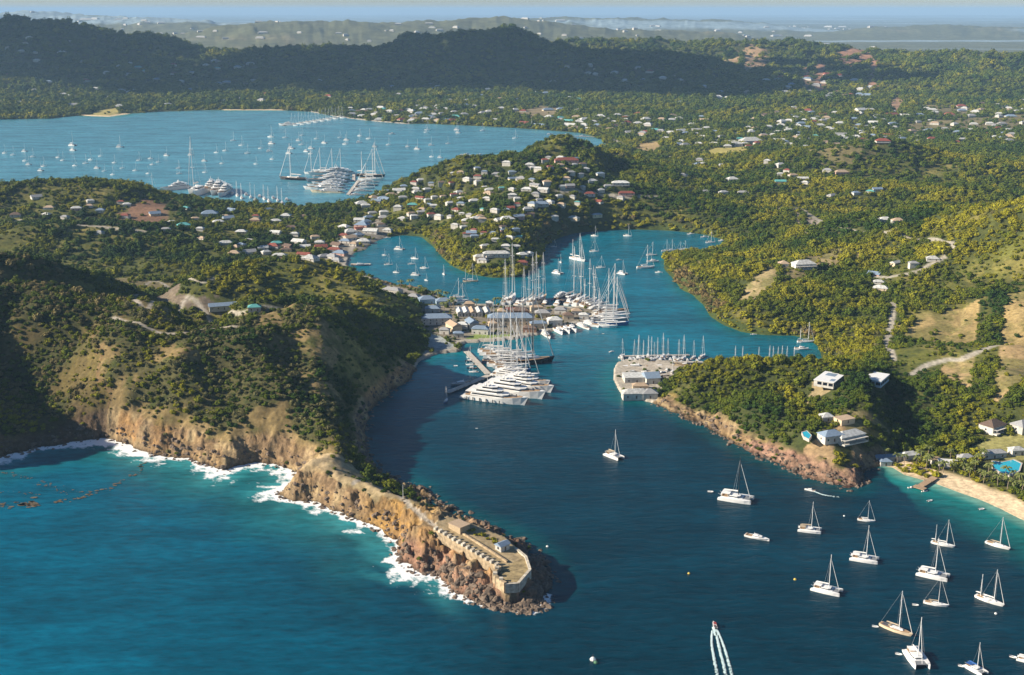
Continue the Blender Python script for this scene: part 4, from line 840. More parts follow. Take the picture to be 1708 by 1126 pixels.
bo('cat', (1612, 1109), (1643, 1127), 'catamaran with bright blue cover at the bottom right', cc='blue')
bo('cat', (1696, 1098), (1732, 1107), 'white boat cut by the right edge near the bottom')
bo('cat', (1200, 829), (1255, 838), 'large white catamaran with black mast in the bay mouth', mc='black')
bo('motor', (1243, 893), (1283, 903), 'low white motorboat without mast anchored alone in mid bay', ms=.7)
bo('motor', (1360, 820), (1342, 817), 'small white motorboat running towards the left with a wake')
bo('speed', (1194, 1050), (1189.5, 1039), 'red-topped speedboat racing away at the bottom')
bo('cat', (1012, 757), (1036, 767), 'lone white catamaran in the middle of the harbour mouth', cc='tan')
for k_, (x, y, l) in enumerate(((1185, 821, 'white dinghy drifting left of the black-masted catamaran'), (1527, 1010, 'white dinghy floating left of the small sloop'), (1460, 1046, 'dinghy tied behind the cream-decked sloop'),
    (1499, 1092, 'dinghy tied behind the downward-pointing catamaran'), (1604, 1112, 'dinghy tied behind the blue-covered catamaran'), (1690, 1097, 'dinghy beside the right edge near the bottom'))): bl('dinghy', x, y, 9, -15 - 4 * k_, l)
bl('dinghy', 1551, 836, 8, 20, 'small pale tender floating off the end of the jetty'); bl('dinghy', 1637, 850, 9, 10, 'small pale tender moored close to the sandy beach')
bl('motor', 1521, 814, 13, 5, 'white launch tied to the left side of the jetty', ms=.8); bl('motor', 1542, 820, 10, 10, 'small launch tied to the outer end of the jetty', ms=.8)
bl('mono', 744, 669, 16, 80, 'small blue-hulled sailboat left of the superyacht dock', hc='blue')
bl('dinghy', 795, 715, 4, 0, 'tiny pale dinghy alone below the superyacht dock')
def buoy(px, py, s, c, lab, grp=None):
    o = bpy.data.objects.new('mooring_buoy', None); col.objects.link(o); o.location = [float(q) for q in W(px, py)]; o.scale = (s, s, s)
    sp = cached('ball' + c, lambda: MB().prism([(.5 * math.cos(a), .5 * math.sin(a)) for a in np.linspace(0, 6.28, 9)[:-1]], -.3, .25, 0, -.2).prism([(.6 * math.cos(a), .6 * math.sin(a)) for a in np.linspace(0, 6.28, 9)[:-1]], .25, .6, 0, .6).mesh('float', [{'w': WHITE, 'o': ORNG, 'g': ROOFM['green'], 'y': mat('buoy_yellow', (.7, .5, .1), .5)}[c]]))
    link('float', sp, o); link('staff', cached('stf', lambda: MB().rod((0, 0, .5), (0, 0, 1.2), .06).mesh('staff', [DK])), o); tag(o, lab, 'buoy', grp)
for i, (x, y, s, c, l) in enumerate(((989, 1101, 2.4, 'w', 'white navigation buoy at the bottom centre'), (994, 1106, 1.8, 'g', 'green navigation buoy just below the white one'), (1326, 967, 1.3, 'y', 'small yellow mooring buoy left of the leftmost catamaran'),
     (1149, 957, 1.2, 'y', 'small buoy alone in open water right of the fort'), (913, 912, 1.3, 'w', 'small white buoy in the fort\'s shadow'), (1661, 1024, 1.2, 'w', 'small white buoy below the right-hand ketch'), (1408, 861, 1.0, 'w', 'small white buoy left of the mid-bay sloop'))): buoy(x, y, s, c, l)
# wakes
wk = bpy.data.materials.new('wake_foam'); wk.use_nodes = True; nt = wk.node_tree; b = nt.nodes['Principled BSDF']; b.inputs['Base Color'].default_value = (.55, .70, .70, 1); b.inputs['Roughness'].default_value = .7
tn = nt.nodes.new('ShaderNodeTexNoise'); tn.inputs['Scale'].default_value = .9; tn.inputs['Detail'].default_value = 5; gg = nt.nodes.new('ShaderNodeNewGeometry'); nt.links.new(gg.outputs['Position'], tn.inputs['Vector'])
at_ = nt.nodes.new('ShaderNodeAttribute'); at_.attribute_name = 'fade'; ad = nt.nodes.new('ShaderNodeMath'); ad.operation = 'ADD'; nt.links.new(tn.outputs[0], ad.inputs[0]); nt.links.new(at_.outputs['Fac'], ad.inputs[1])
mq = nt.nodes.new('ShaderNodeMapRange'); mq.inputs[1].default_value = .75; mq.inputs[2].default_value = 1.05; nt.links.new(ad.outputs[0], mq.inputs[0]); nt.links.new(mq.outputs[0], b.inputs['Alpha'])
def wake(lines, lab):
    V = []; F = []; fd = []
    for pp, w0, w1, f0, f1 in lines:
        q = smoothline([W(x, y, .25)[:2] for x, y in pp], 8); n = len(q)
        for i in range(n):
            t = i / (n - 1); d = q[min(i + 1, n - 1)] - q[max(i - 1, 0)]; d /= np.linalg.norm(d); nn = np.array((-d[1], d[0])); w = w0 + (w1 - w0) * t
            for k, s_ in enumerate((-1, -.4, .4, 1)): V.append((*(q[i] + nn * s_ * w), .25 + .12 * (k in (1, 2)))); fd.append((f0 + (f1 - f0) * t) * (1 if k in (1, 2) else .35))
            if i < n - 1:
                b0 = len(V) - 4
                for k in range(3): F.append((b0 + k, b0 + k + 1, b0 + 5 + k, b0 + 4 + k))
    F = [f[::-1] for f in F]; me = new_mesh('wake', V, F, [wk], smooth=True); a = me.attributes.new('fade', 'FLOAT', 'POINT'); a.data.foreach_set('value', np.array(fd, np.float32)); tag(link('boat_wake', me), lab, kind='stuff')
wake([([(1188, 1052), (1187, 1072), (1191, 1098), (1198, 1135)], .5, 1.0, .75, .42), ([(1194, 1054), (1200, 1082), (1207, 1110), (1212, 1135)], .7, 1.0, .75, .42), ([(1197, 1052), (1206, 1074), (1214, 1100), (1223, 1135)], .5, 1.0, .75, .42), ([(1191, 1046), (1193, 1052), (1196, 1060)], 1.2, 1.6, .9, .6)], 'three white foam trails behind the speedboat')
wake([([(1359, 820), (1372, 825), (1385, 827.5), (1400, 829)], .8, 1.6, .62, .30)], 'thin white wake behind the small motorboat')
# floating weed on the turquoise bay at the left
weed = MB(); wmt = mat('floating_weed', (.13, .10, .06), .9, .3, .5)
for pp, w in ((((90, 838), (120, 834), (150, 824), (178, 814), (205, 803)), 1.8), (((0, 788), (25, 792), (60, 801), (100, 812), (140, 822)), 1.0), (((0, 820), (30, 821), (65, 824)), .8), (((60, 808), (90, 813), (112, 824)), .8), (((222, 796), (234, 780), (240, 770)), 1.6), (((0, 842), (12, 845)), 2.2), (((36, 838), (46, 839), (56, 841)), 2.6)):
    q = smoothline([W(x, y, .2)[:2] for x, y in pp], 14)
    for p in q:
        for _ in range(3):
            if rng.random() < .3:
                c = p + rng.normal(size=2) * w * 1.0; r_ = w * rng.uniform(.12, .6); ph = rng.random() * 6
                weed.prism([(c[0] + r_ * math.cos(a + ph) * 1.6 * rng.uniform(.6, 1.2), c[1] + r_ * math.sin(a + ph) * rng.uniform(.6, 1.2)) for a in np.linspace(0, 6.28, 8)[:-1]], .18, .3)
tag(link('floating_weed', weed.mesh('floating_weed', [wmt])), 'reddish strips of floating weed on the turquoise bay', kind='stuff')
# ---------------------------------------------------------------- docks and jetties
wood_m = mat('dock_planks', (.42, .29, .18), .85, .25, 1.5); conc = mat('dock_concrete', (.50, .46, .40), .9, .2, .6)
def dock(runs, wd, lab, name='dock', cat_='dock', m=conc, z=1.3, piles=True):
    o = bpy.data.objects.new(name, None); col.objects.link(o); c0 = W(*runs[0][0]); o.location = (float(c0[0]), float(c0[1]), 0); zt = z
    for a_, b_ in runs:
        a, b = W(*a_), W(*b_); d = (b - a)[:2]; L_ = np.linalg.norm(d); u = d / L_
        dk = link('deck', cached(('dk', lab, a_), lambda: MB().box(0, L_, -wd / 2, wd / 2, -.35, 0).mesh('deck', [m])), o, (a[0] - c0[0], a[1] - c0[1], zt), math.atan2(u[1], u[0])); zt += .004
        if m is wood_m:
            pk = cached('plank%g' % wd, lambda: MB().box(.03, .97, -wd / 2 - .05, wd / 2 + .05, 0, .05).mesh('plank', [wood_m]))
            for i in range(int(L_)): link('plank', pk, dk, (i, 0, 0.002))
        if piles:
            pm = cached('pile', lambda: MB().rod((0, 0, -3), (0, 0, 1.9), .2).mesh('pile', [DK]))
            for i in range(int(L_ // 9) + 1):
                for s_ in (-1, 1): link('pile', pm, dk, (min(i * 9 + .3, L_ - .3), s_ * (wd / 2 + .12), 0 - z))
    tag(o, lab, cat_); return o
dock([((1559, 799), (1531, 816)), ((1524, 813), (1543, 819))], 4.2, 'wooden jetty with a wider head off the sandy beach', 'jetty', 'jetty', wood_m)
dock([((778, 588), (814, 626)), ((816, 628), (746, 657))], 5.0, 'bent concrete dock between the superyachts and small boats')
dock([((1036, 606), (1172, 606))], 4, 'long boatyard dock lined with sailboats'); dock([((1040, 596), (1150, 594))], 3, 'narrow outer boatyard dock behind the first')
dock([((1215, 608), (1345, 606))], 3, 'dock behind the wooded headland with masts above it')
dock([((585, 442), (618, 442))], 5, 'short wide dock at the left end of the inner harbour')
dock([((598, 302), (580, 326)), ((590, 292), (590, 303))], 5, 'superyacht dock in the far bay'); dock([((470, 210), (575, 194))], 7, 'long far marina dock below the dark hills')
dock([((768, 258), (822, 263))], 3, 'thin jetty from the hill town into the far bay'); dock([((915, 226), (992, 229))], 4, 'jetty at the right end of the far bay')
# ---------------------------------------------------------------- superyachts and tall ships at the front dock
bo('yacht', (770, 662), (880, 677), 'largest white motor yacht, nearest of the superyacht row', ms=1.55); bo('yacht', (800, 650), (909, 667), 'second white motor yacht from the viewer in the superyacht row', ms=1.55)
bo('yacht', (826, 641), (923, 656), 'third white motor yacht from the viewer in the superyacht row', ms=1.55); bo('yacht', (846, 633), (917, 644), 'fourth white motor yacht from the viewer in the superyacht row', ms=1.55)
bo('yacht', (818, 626), (882, 634), 'fifth white motor yacht from the viewer, half hidden by sailing yachts', ms=1.55)
bo('mono', (838, 609), (925, 604), 'great black-hulled sloop with a black mast at the superyacht dock', hc='black', mc='black', ms=1.12)
S = 'tall sailing yachts at the superyacht dock'
for st_, bw_, h_, k_, l in (((800, 592), (868, 594), 'white', 'mono', 'furthest white sloop at the superyacht dock'), ((806, 597), (877, 597), 'white', 'ketch', 'white two-masted yacht second furthest at the superyacht dock'), ((812, 602), (880, 601), 'grey', 'mono', 'grey-hulled sloop behind the great black sloop'),
    ((822, 614), (884, 613), 'white', 'ketch', 'white two-masted yacht just in front of the great black sloop'), ((832, 621), (886, 621), 'blue', 'mono', 'blue-hulled sloop between the black sloop and motor yachts'), ((846, 627), (900, 629), 'white', 'mono', 'white sloop lying against the rear motor yacht')):
    bo(k_, st_, bw_, l, S, hc=h_, ms=1.15)
it = []
for i, (st_, bw_) in enumerate((((797, 588), (842, 589)), ((804, 606), (850, 607)), ((812, 611), (858, 611)), ((826, 618), (872, 619)), ((840, 600), (893, 599)))): it.append((bo('mono', st_, bw_, ms=1.5, hc=('white', 'navy', 'white', 'white', 'white')[i]), st_[0]))
label_row(it, 'slim sailing yacht squeezed among the superyacht dock fleet', 'slim sailing yachts among the superyacht dock fleet')
it = []
for i, (x, y) in enumerate(((786, 597), (784, 603), (785, 609), (787, 615), (790, 621))): it.append((bl('motor' if i % 2 else 'mono', x, y, 17, 172 + i, hc='navy' if i in (1, 3) else 'white'), x + i * .01))
label_row(it, 'small boat moored stern-to on the left side of the bent dock', 'small boats left of the bent dock')
bl('motor', 769, 641, 34, 202, 'long grey motorboat alongside the outer arm of the bent dock', hc='grey', ms=.7); bl('motor', 756, 651, 18, 202, 'white tender near the tip of the bent dock', ms=.7); bl('dinghy', 760, 611, 7, 0, 'small dinghy left of the bent dock')
# dockyard quays
it = []
for st_, bw_, kd_, h_, ms_ in (((985, 541), (1050, 543), 'mono', 'blue', 1.0), ((985, 536), (1050, 536), 'mono', 'grey', 1.0), ((988, 529), (1051, 529), 'ketch', 'white', .9), ((990, 522), (1049, 521), 'mono', 'black', 1.1), ((983, 517), (1032, 514), 'ketch', 'white', 1.1)):
    o = bo(kd_, st_, bw_, hc=h_, ms=ms_); o['group'] = 'large sailing yachts off the dockyard point'
for (o, _, _), l in zip(BOATS[-5:], ('blue-hulled sloop nearest the viewer off the dockyard point', 'grey-hulled sloop second nearest off the dockyard point', 'white two-masted yacht in the middle off the dockyard point', 'black-hulled tall sloop off the dockyard point', 'white two-masted yacht furthest back off the dockyard point')): o['label'] = l
bo('yacht', (923, 502), (954, 491), 'large white motor yacht with navy hull on the dockyard north quay', hc='navy', ms=1.2)
for st_, bw_, kd_, h_, l in (((936, 507), (972, 495), 'mono', 'navy', 'navy-hulled sloop right of the motor yacht on the north quay'), ((952, 510), (981, 500), 'yacht', 'white', 'white motor yacht in the middle of the north quay'), ((965, 512), (996, 502), 'mono', 'white', 'white sloop near the right end of the north quay'),
    ((975, 516), (1004, 508), 'mono', 'white', 'white sloop at the right end of the north quay'), ((848, 509), (859, 496), 'mono', 'white', 'white sloop with very tall mast on the north quay'), ((868, 510), (878, 502), 'mono', 'white', 'white sloop second from left on the north quay'),
    ((880, 510), (893, 499), 'ketch', 'white', 'white two-masted yacht in the left half of the north quay'), ((896, 508), (911, 497), 'ketch', 'cream', 'cream two-masted yacht left of the large motor yacht')): bo(kd_, st_, bw_, l, hc=h_, ms=1.35 if kd_ != 'yacht' and st_[0] < 900 else 1.1)
it = []
for st_, bw_, kd_ in (((901, 553), (918, 566), 'yacht'), ((926, 550), (938, 559), 'motor'), ((938, 548), (950, 557), 'motor'), ((948, 546), (961, 555), 'motor'), ((962, 541), (983, 551), 'yacht'), ((972, 537), (999, 547), 'yacht')): it.append((bo(kd_, st_, bw_), st_[0]))
label_row(it, 'white motorboat backed against the dockyard south quay', 'white motorboats on the dockyard south quay')
for x, y, L_, h, l, kd_ in ((763, 497, 26, 12, 'white sloop at the left end of the dockyard with palms', 'mono'), (770, 502, 24, 8, 'second white sloop by the dockyard palms', 'mono'), (766, 505, 22, 5, 'white motorboat nearest the dockyard palms', 'motor')): bl(kd_, x, y, L_, h, l)
it = [(bo(kd_, st_, bw_, hc=hc_, ms=ms_), st_[0]) for kd_, st_, bw_, hc_, ms_ in (('motor', (944, 510), (954, 502), 'white', 1), ('mono', (958, 512), (976, 499), 'white', 1.3), ('ketch', (970, 514), (1000, 505), 'white', 1.1), ('yacht', (986, 532), (1040, 533), 'white', 1), ('mono', (992, 526), (1046, 525), 'white', 1.1), ('yacht', (978, 520), (1012, 512), 'white', 1), ('mono', (984, 544), (1030, 547), 'white', .95), ('motor', (905, 511), (914, 504), 'navy', 1), ('motor', (926, 511), (934, 504), 'white', 1), ('mono', (838, 510), (846, 501), 'white', 1.5), ('motor', (860, 511), (868, 504), 'white', 1), ('mono', (886, 510), (900, 500), 'white', 1.5))]
label_row(it, 'further boat packed along the dockyard quays', 'further boats packed along the dockyard quays')
# inner harbour, left arm
it = [(bl('mono' if k else 'cat', x, y, L_, h), x) for x, y, L_, h, k in ((666, 416, 15, -25, 0), (641, 426, 8, -30, 1), (648, 442, 15, 0, 1), (661, 455, 11, -30, 1), (692, 432, 13, -35, 1), (686, 441, 12, 0, 1), (693, 459, 14, -20, 0), (708, 448, 15, -20, 1), (711, 468, 8, -50, 1), (740, 458, 11, -75, 1))]
label_row(it, 'white sailboat moored in the left arm of the inner harbour', 'sailboats in the left arm of the inner harbour')
bl('ketch', 785, 470, 26, 0, 'cream ketch between the mangrove point and the dockyard', hc='cream'); bl('motor', 600, 443, 30, 0, 'dark motor vessel on the short dock at the left', hc='grey', ms=.6); bl('motor', 646, 397, 12, 0, 'low motorboat under the mangroves at the far left arm', ms=.6)
it = [(bl(kd_, x, y, L_, h), x) for x, y, L_, h, kd_ in ((924, 412, 10, -5, 'mono'), (935, 438, 9, -80, 'mono'), (930, 456, 15, -45, 'cat'), (991, 420, 16, -8, 'mono'), (992, 394, 12, -30, 'mono'), (985, 385, 9, 0, 'mono'), (1047, 394, 14, -25, 'mono'), (1002, 447, 16, -5, 'mono'), (1032, 434, 9, 0, 'motor'), (1038, 457, 14, -45, 'cat'))]
label_row(it, 'white boat moored in the middle of the inner harbour', 'boats moored in the middle of the inner harbour')
bo('ketch', (951, 431), (976, 437), 'large white two-masted yacht moored alone in the inner harbour')
it = [(bl(kd_, x, y, L_, h), x) for x, y, L_, h, kd_ in ((1077, 447, 30, 10, 'mono'), (1087, 426, 18, 5, 'mono'), (1089, 437, 20, 0, 'motor'), (1099, 455, 12, -20, 'motor'), (1111, 419, 15, 10, 'mono'), (1120, 418, 15, 10, 'mono'), (1134, 417, 12, 0, 'mono'), (1142, 416, 12, 0, 'mono'))]
label_row(it, 'boat moored off the mangrove point in the inner harbour', 'boats off the mangrove point')
it = [(bl(kd_, x, y, L_, h), x) for x, y, L_, h, kd_ in ((1152, 391, 12, -10, 'motor'), (1175, 396, 12, 0, 'motor'), (1185, 405, 16, 0, 'mono'), (1204, 402, 12, -10, 'motor'))]
label_row(it, 'small white boat at the far right end of the inner harbour', 'boats at the far right end of the inner harbour')
bl('ketch', 1344, 571, 28, 2, 'white two-masted yacht in the creek under the green slope'); bl('motor', 1337, 583, 23, -8, 'white motorboat beside the ketch in the creek'); bl('motor', 1348, 601, 12, 30, 'small white motorboat at the end of the creek'); bl('motor', 1257, 558, 11, 0, 'small boat against the wooded bank of the creek', ms=.5)
bl('motor', 1020, 587, 8, 25, 'tiny white launch passing left of the boatyard'); bl('dinghy', 841, 494, 6, 15, 'tiny dinghy in open water behind the dockyard'); bl('dinghy', 1006, 557, 4, 0, 'tiny dinghy off the dockyard point')
# boatyard rows
it = []
for i, x in enumerate((1037, 1058, 1065, 1073, 1081, 1086, 1091, 1096, 1105, 1113, 1131, 1139, 1156, 1171)): it.append((bl('mono', x, 597 + (i * 7 % 9) - 2, 17 + i % 3 * 3, 78 + (i * 37 % 40) - 20, ms=1.15), x))
label_row(it, 'sailboat berthed at the boatyard docks', 'sailboats at the boatyard docks')
it = [(bl('motor' if i % 3 else 'yacht', x, y, 15 + i * 5 % 7, h, hc=('white', 'white', 'navy', 'white')[i % 4]), x) for i, (x, y, h) in enumerate(((1043, 603, 80), (1052, 602, 95), (1069, 600, 85), (1078, 602, 88), (1088, 603, 95), (1101, 602, 80), (1108, 600, 90), (1118, 601, 85), (1125, 600, 95), (1146, 601, 88), (1122, 611, 175), (1142, 610, 178), (1163, 603, 90)))]
label_row(it, 'motorboat packed between the boatyard docks', 'motorboats packed between the boatyard docks')
it = [(bl(kd_, x, y, L_, h, z=1.7, hc=hc_), x) for kd_, x, y, L_, h, hc_ in (('motor', 1104, 622, 13, 20, 'blue'), ('motor', 1112, 618, 12, 70, 'white'), ('mono', 1121, 621, 14, 75, 'white'), ('motor', 1098, 629, 12, 60, 'white'), ('mono', 1110, 627, 14, 10, 'navy'), ('motor', 1076, 621, 13, 170, 'white'), ('motor', 1056, 620, 12, 175, 'grey'))]
label_row(it, 'boat stored ashore in the boatyard', 'boats stored ashore in the boatyard')
bl('yacht', 1037, 598, 20, 92, 'white motor yacht at the left corner of the boatyard', ms=1.3); bl('motor', 1060, 613, 42, 178, 'long white motorboat along the near edge of the boatyard dock', ms=.6, hc='white'); bl('motor', 1100, 612, 24, 178, 'white motorboat right of the long one at the boatyard', ms=.7); bl('motor', 1032, 611, 12, 200, 'small red-striped launch at the boatyard corner')
it = [(bl('mono', x, 604 + i % 3, 14, 85, ms=1.25), x) for i, x in enumerate((1226, 1238, 1265, 1283, 1289, 1297, 1304, 1312, 1324))]
label_row(it, 'sailboat behind the wooded headland with only its mast showing', 'masts behind the wooded headland')
# far bay
FB = [(8,256),(22,259),(41,253),(55,262),(42,269),(48,275),(73,278),(68,285),(121,243),(122,251),(97,263),(105,268),(125,277),(143,273),(151,267),(168,261),(162,281),(191,272),(200,246),(204,281),(174,286),(188,292),(226,285),(232,268),(251,265),(254,275),(264,271),(247,290),(278,260),(298,281),(299,290),(318,259),(342,288),(341,269),(361,255),(370,273),(376,252),(389,235),(403,243),(413,256),(427,274),(435,248),
 (452,229),(453,240),(449,253),(454,266),(476,230),(486,248),(482,256),(504,226),(503,242),(519,248),(528,232),(541,239),(567,230),(511,253),(518,257),(498,235),(578,234),(576,241),(600,227),(599,238),(616,232),(625,245),(654,224),(648,242),(680,245),(696,249),(713,217),(711,221),(719,243),(720,262),(734,263),(747,240),(762,217),(764,222),(805,218),(859,231),(886,214)]
secs = (('left third of the far bay', 0, 210, -10, 10), ('left middle of the far bay', 210, 440, 0, 10), ('far bay behind the superyachts', 440, 640, 0, 10), ('right end of the far bay', 640, 900, 0, 10))
for nm_, x0, x1, _, _ in secs:
    for far_ in (0, 1):
        m_ = [q for q in FB if x0 <= q[0] < x1]; my = np.median([q[1] for q in m_]); it = []
        for i, (x, y) in enumerate(q for q in m_ if (q[1] < my) == bool(far_)):
            big_ = (x, y) in ((654, 224), (616, 232), (452, 229), (121, 243), (200, 246)); kd_ = 'cat' if (x * 7 + y) % 5 < 2 else 'mono'
            if (x, y) == (654, 224): kd_ = 'motor'
            it.append((bl(kd_, x, y, 11 if big_ else 7.5 + (x * 13 % 10) * .25, -12 + (x * 31 % 30) - 15, low=2, ms=1.25), x))
        label_row(it, 'small white boat, ' + ('back' if far_ else 'front') + ' rows, ' + nm_, 'boats moored in the ' + ('back' if far_ else 'front') + ' rows of the ' + nm_)
G1 = 'superyachts around the far bay dock'; it = []
for st_, bw_, kd_, h_ in (((594, 290), (514, 293), 'yacht', 'white'), ((588, 296), (520, 298), 'yacht', 'white'), ((512, 301), (466, 299), 'mono', 'black'), ((588, 302), (510, 304), 'yacht', 'grey'), ((585, 307), (520, 308), 'yacht', 'white'), ((580, 312), (512, 312), 'yacht', 'white'), ((578, 317), (506, 316), 'yacht', 'white'), ((574, 322), (518, 321), 'yacht', 'cream'),
    ((596, 294), (643, 296), 'ketch', 'black'), ((598, 300), (640, 301), 'mono', 'white'), ((596, 305), (634, 305), 'yacht', 'white'), ((594, 310), (632, 310), 'yacht', 'grey'), ((590, 315), (626, 315), 'mono', 'white'), ((586, 320), (622, 320), 'yacht', 'white'), ((582, 326), (610, 326), 'yacht', 'white')): it.append((bo(kd_, st_, bw_, hc=h_, low=1, ms=1.0 if kd_ == 'yacht' else .92), (st_[0] + bw_[0]) / 2))
for x, y in ((537, 286), (557, 287), (571, 287), (522, 290)): it.append((bl('mono', x, y, 30, 175, low=1, ms=1.0), x))
label_row(it, 'yacht berthed in the superyacht cluster of the far bay', G1)
it = []
for st_, bw_, kd_ in (((318, 312), (268, 319), 'yacht'), ((245, 317), (262, 317), 'mono'), ((362, 312), (338, 324), 'yacht'), ((374, 314), (352, 327), 'yacht'), ((385, 318), (364, 330), 'yacht'), ((336, 316), (314, 324), 'mono'), ((345, 320), (322, 328), 'motor')): it.append((bo(kd_, st_, bw_, low=1, ms=1.3), (st_[0] + bw_[0]) / 2))
for i in range(13): x = 388 + i * 7.5; it.append((bl('mono' if i % 3 else 'motor', x, 325 + i * .9 + (i % 3) * 3 - 2, 14, 95 + (i * 17 % 20), low=1, ms=1.1), x))
label_row(it, 'boat along the near shore marina of the far bay', 'boats along the near shore marina of the far bay')
it = [(bl('yacht', 478, 209, 26, 175, low=1, ms=1.4), 478)]
for i in range(16): x = 488 + i * 5.6; it.append((bl('mono', x, 208.5 - i * .9 + (i % 2) * 2, 10, 170, low=2, ms=1.5), x))
label_row(it, 'boat on the long far marina dock below the hills', 'boats on the long far marina dock')
it = [(bl('motor', x, y, 9, 10, low=1), x) for x, y in ((768, 260), (779, 257), (790, 262), (801, 258), (812, 264), (917, 224), (932, 229), (944, 225), (958, 231), (972, 227))]
label_row(it, 'small launch at the thin jetties right of the far bay', 'launches at the thin jetties of the far bay')
ROOFM['bright'] = mat('roof_bright_white', (.80, .80, .78), .5, .08, .8)
# ---------------------------------------------------------------- named buildings
building(1383, 636, 24, 14, 3, 57, 'flat', 'bright', 'white', 'white flat-roofed villa, left one of the headland pair', win=0, big=True, name='villa', cat_='villa')
link('patio_shade_patch', MB().box(2, 9, -3, 4, 3.32, 3.4).mesh('patio_shade_patch', [ROOFM['blue']]), HOUSES[-1][0]); link('patio_shade_patch', MB().box(-9, -4, -6, -3, 3.32, 3.4).mesh('patio_shade_patch', [ROOFM['blue']]), HOUSES[-1][0])  # dark slabs: shade of open patio recesses put into the colour
building(1462, 636, 20, 12, 3.5, 57, 'flat', 'bright', 'blue', 'white villa with shade-blue walls, right one of the headland pair', win=0, big=True, name='villa', cat_='villa')  # blue wall colour stands in for shade on the facade
building(1385, 733, 14, 9, 4, 20, 'hip', 'blue', 'white', 'blue-roofed house on the rocky headland above the cliff', win=3)
building(1415, 733, 20, 9, 4, 28, 'hip', 'white', 'white', 'long pale-roofed house at the right of the headland house group', win=4, porch=True)
building(1378, 700, 8, 7, 3, 10, 'hip', 'white', 'white', 'small white-roofed cottage behind the headland houses', win=1); building(1408, 703, 11, 8, 2.5, 25, 'flat', 'tan', 'cream', 'low tan flat-roofed outbuilding behind the headland houses', win=1)
building(1655, 716, 15, 11, 3.8, 35, 'hip', 'brown', 'white', 'grey-brown roofed white cottage behind the beach', win=3, porch=True); building(1705, 716, 13, 10, 3.8, 30, 'hip', 'grey', 'white', 'grey-roofed cottage cut by the right edge behind the beach', win=3)
building(1515, 764, 12, 6, 3, 20, 'hip', 'white', 'white', 'white-roofed beach pavilion at the left end of the sand', win=2); building(1480, 768, 17, 5, 2.8, 8, 'flat', 'blue', 'white', 'long low blue-roofed beach shed in the shade', win=2); building(1476, 775, 7, 5, 3, 0, 'hip', 'blue', 'white', 'small blue-white hut on the shaded corner of the beach', win=1)
building(1580, 778, 11, 7, 3, -15, 'gable', 'white', 'white', 'pale gabled beach hut behind the sand', win=2); building(1560, 772, 7, 5, 3, 5, 'hip', 'thatch', 'white', 'small thatched hut left of the pale beach hut', win=1); building(1610, 768, 9, 6, 3, 10, 'hip', 'grey', 'white', 'grey-roofed hut between the beach hut and the pool', win=1)
building(1655, 762, 16, 6, 3.4, 8, 'hip', 'grey', 'white', 'long grey-roofed pavilion behind the turquoise pool', win=3); building(1695, 757, 9, 6, 3.4, 8, 'hip', 'white', 'white', 'pale-roofed pavilion at the right of the pool', win=2)
building(1340, 446, 22, 12, 4.5, 12, 'hip', 'white', 'white', 'large white hilltop house beside the dry clearing', win=5, porch=True); building(1307, 444, 10, 9, 3.5, 0, 'pyr', 'tan', 'white', 'small pyramid-roofed pavilion left of the white hilltop house', win=1)
building(374, 515, 26, 8, 3.5, 18, 'gable', 'blue', 'white', 'long blue-roofed building in the shaded left valley', win=5); building(425, 518, 10, 7, 3.5, 10, 'hip', 'teal', 'white', 'small teal-roofed house right of the long blue roof', win=2)
building(828, 427, 30, 9, 3.5, 5, 'hip', 'white', 'white', 'long white hotel building on the mangrove peninsula', win=6); building(800, 432, 13, 8, 3.5, 20, 'hip', 'white', 'cream', 'white-roofed hotel wing by the small dark pool', win=2); building(872, 441, 11, 7, 3, 0, 'hip', 'red', 'pink', 'reddish hotel cabin at the peninsula tip', win=2)
building(350, 360, 22, 14, 4, 10, 'hip', 'blue', 'white', 'pale blue dome-like roofed building above the near marina', win=3)
building(945, 270, 34, 12, 3, 5, 'hip', 'red', 'pink', 'large red-roofed building on top of the hill town', win=4); building(845, 369, 18, 11, 3.5, 20, 'hip', 'white', 'white', 'large white house low on the hill town slope', win=3); building(795, 368, 16, 9, 3, 10, 'hip', 'white', 'white', 'white house left of the large one on the hill town slope', win=3)
building(902, 343, 20, 10, 3, 5, 'hip', 'blue', 'white', 'blue-grey roofed house in the middle of the hill town', win=3); building(1035, 308, 24, 9, 3, 0, 'hip', 'white', 'white', 'long white roofs right of the hill town summit', win=4); building(1045, 325, 22, 8, 3, 0, 'hip', 'red', 'pink', 'low red-roofed building along the upper town road', win=3)
building(1252, 238, 46, 24, 5, 10, 'hip', 'white', 'white', 'largest white building in the right valley beside the yellow field', win=5, levels=2); building(1228, 244, 24, 14, 6, 0, 'hip', 'white', 'white', 'white annex left of the largest valley building', win=3)
building(1403, 291, 22, 12, 4.5, 5, 'hip', 'tan', 'pink', 'pink house alone in the right-hand woods', win=3); building(1221, 303, 18, 12, 4.5, 15, 'hip', 'white', 'white', 'white house alone in the woods right of the hill town', win=3); building(1476, 371, 14, 9, 4, 0, 'hip', 'white', 'white', 'white house left of a pair on the right wooded rise', win=2); building(1497, 373, 13, 9, 4, 0, 'hip', 'tan', 'white', 'tan-roofed house right of a pair on the wooded rise', win=2)
building(1060, 634, 19, 14, 4, 4, 'flat', 'white', 'white', 'big white flat-roofed boatyard shed', win=3, z=1.7, name='boatyard_shed', cat_='shed'); building(1086, 636, 11, 13, 4.5, 10, 'gable', 'blue', 'white', 'blue-white gabled boatyard shed against the trees', win=1, z=1.7, name='boatyard_shed', cat_='shed')
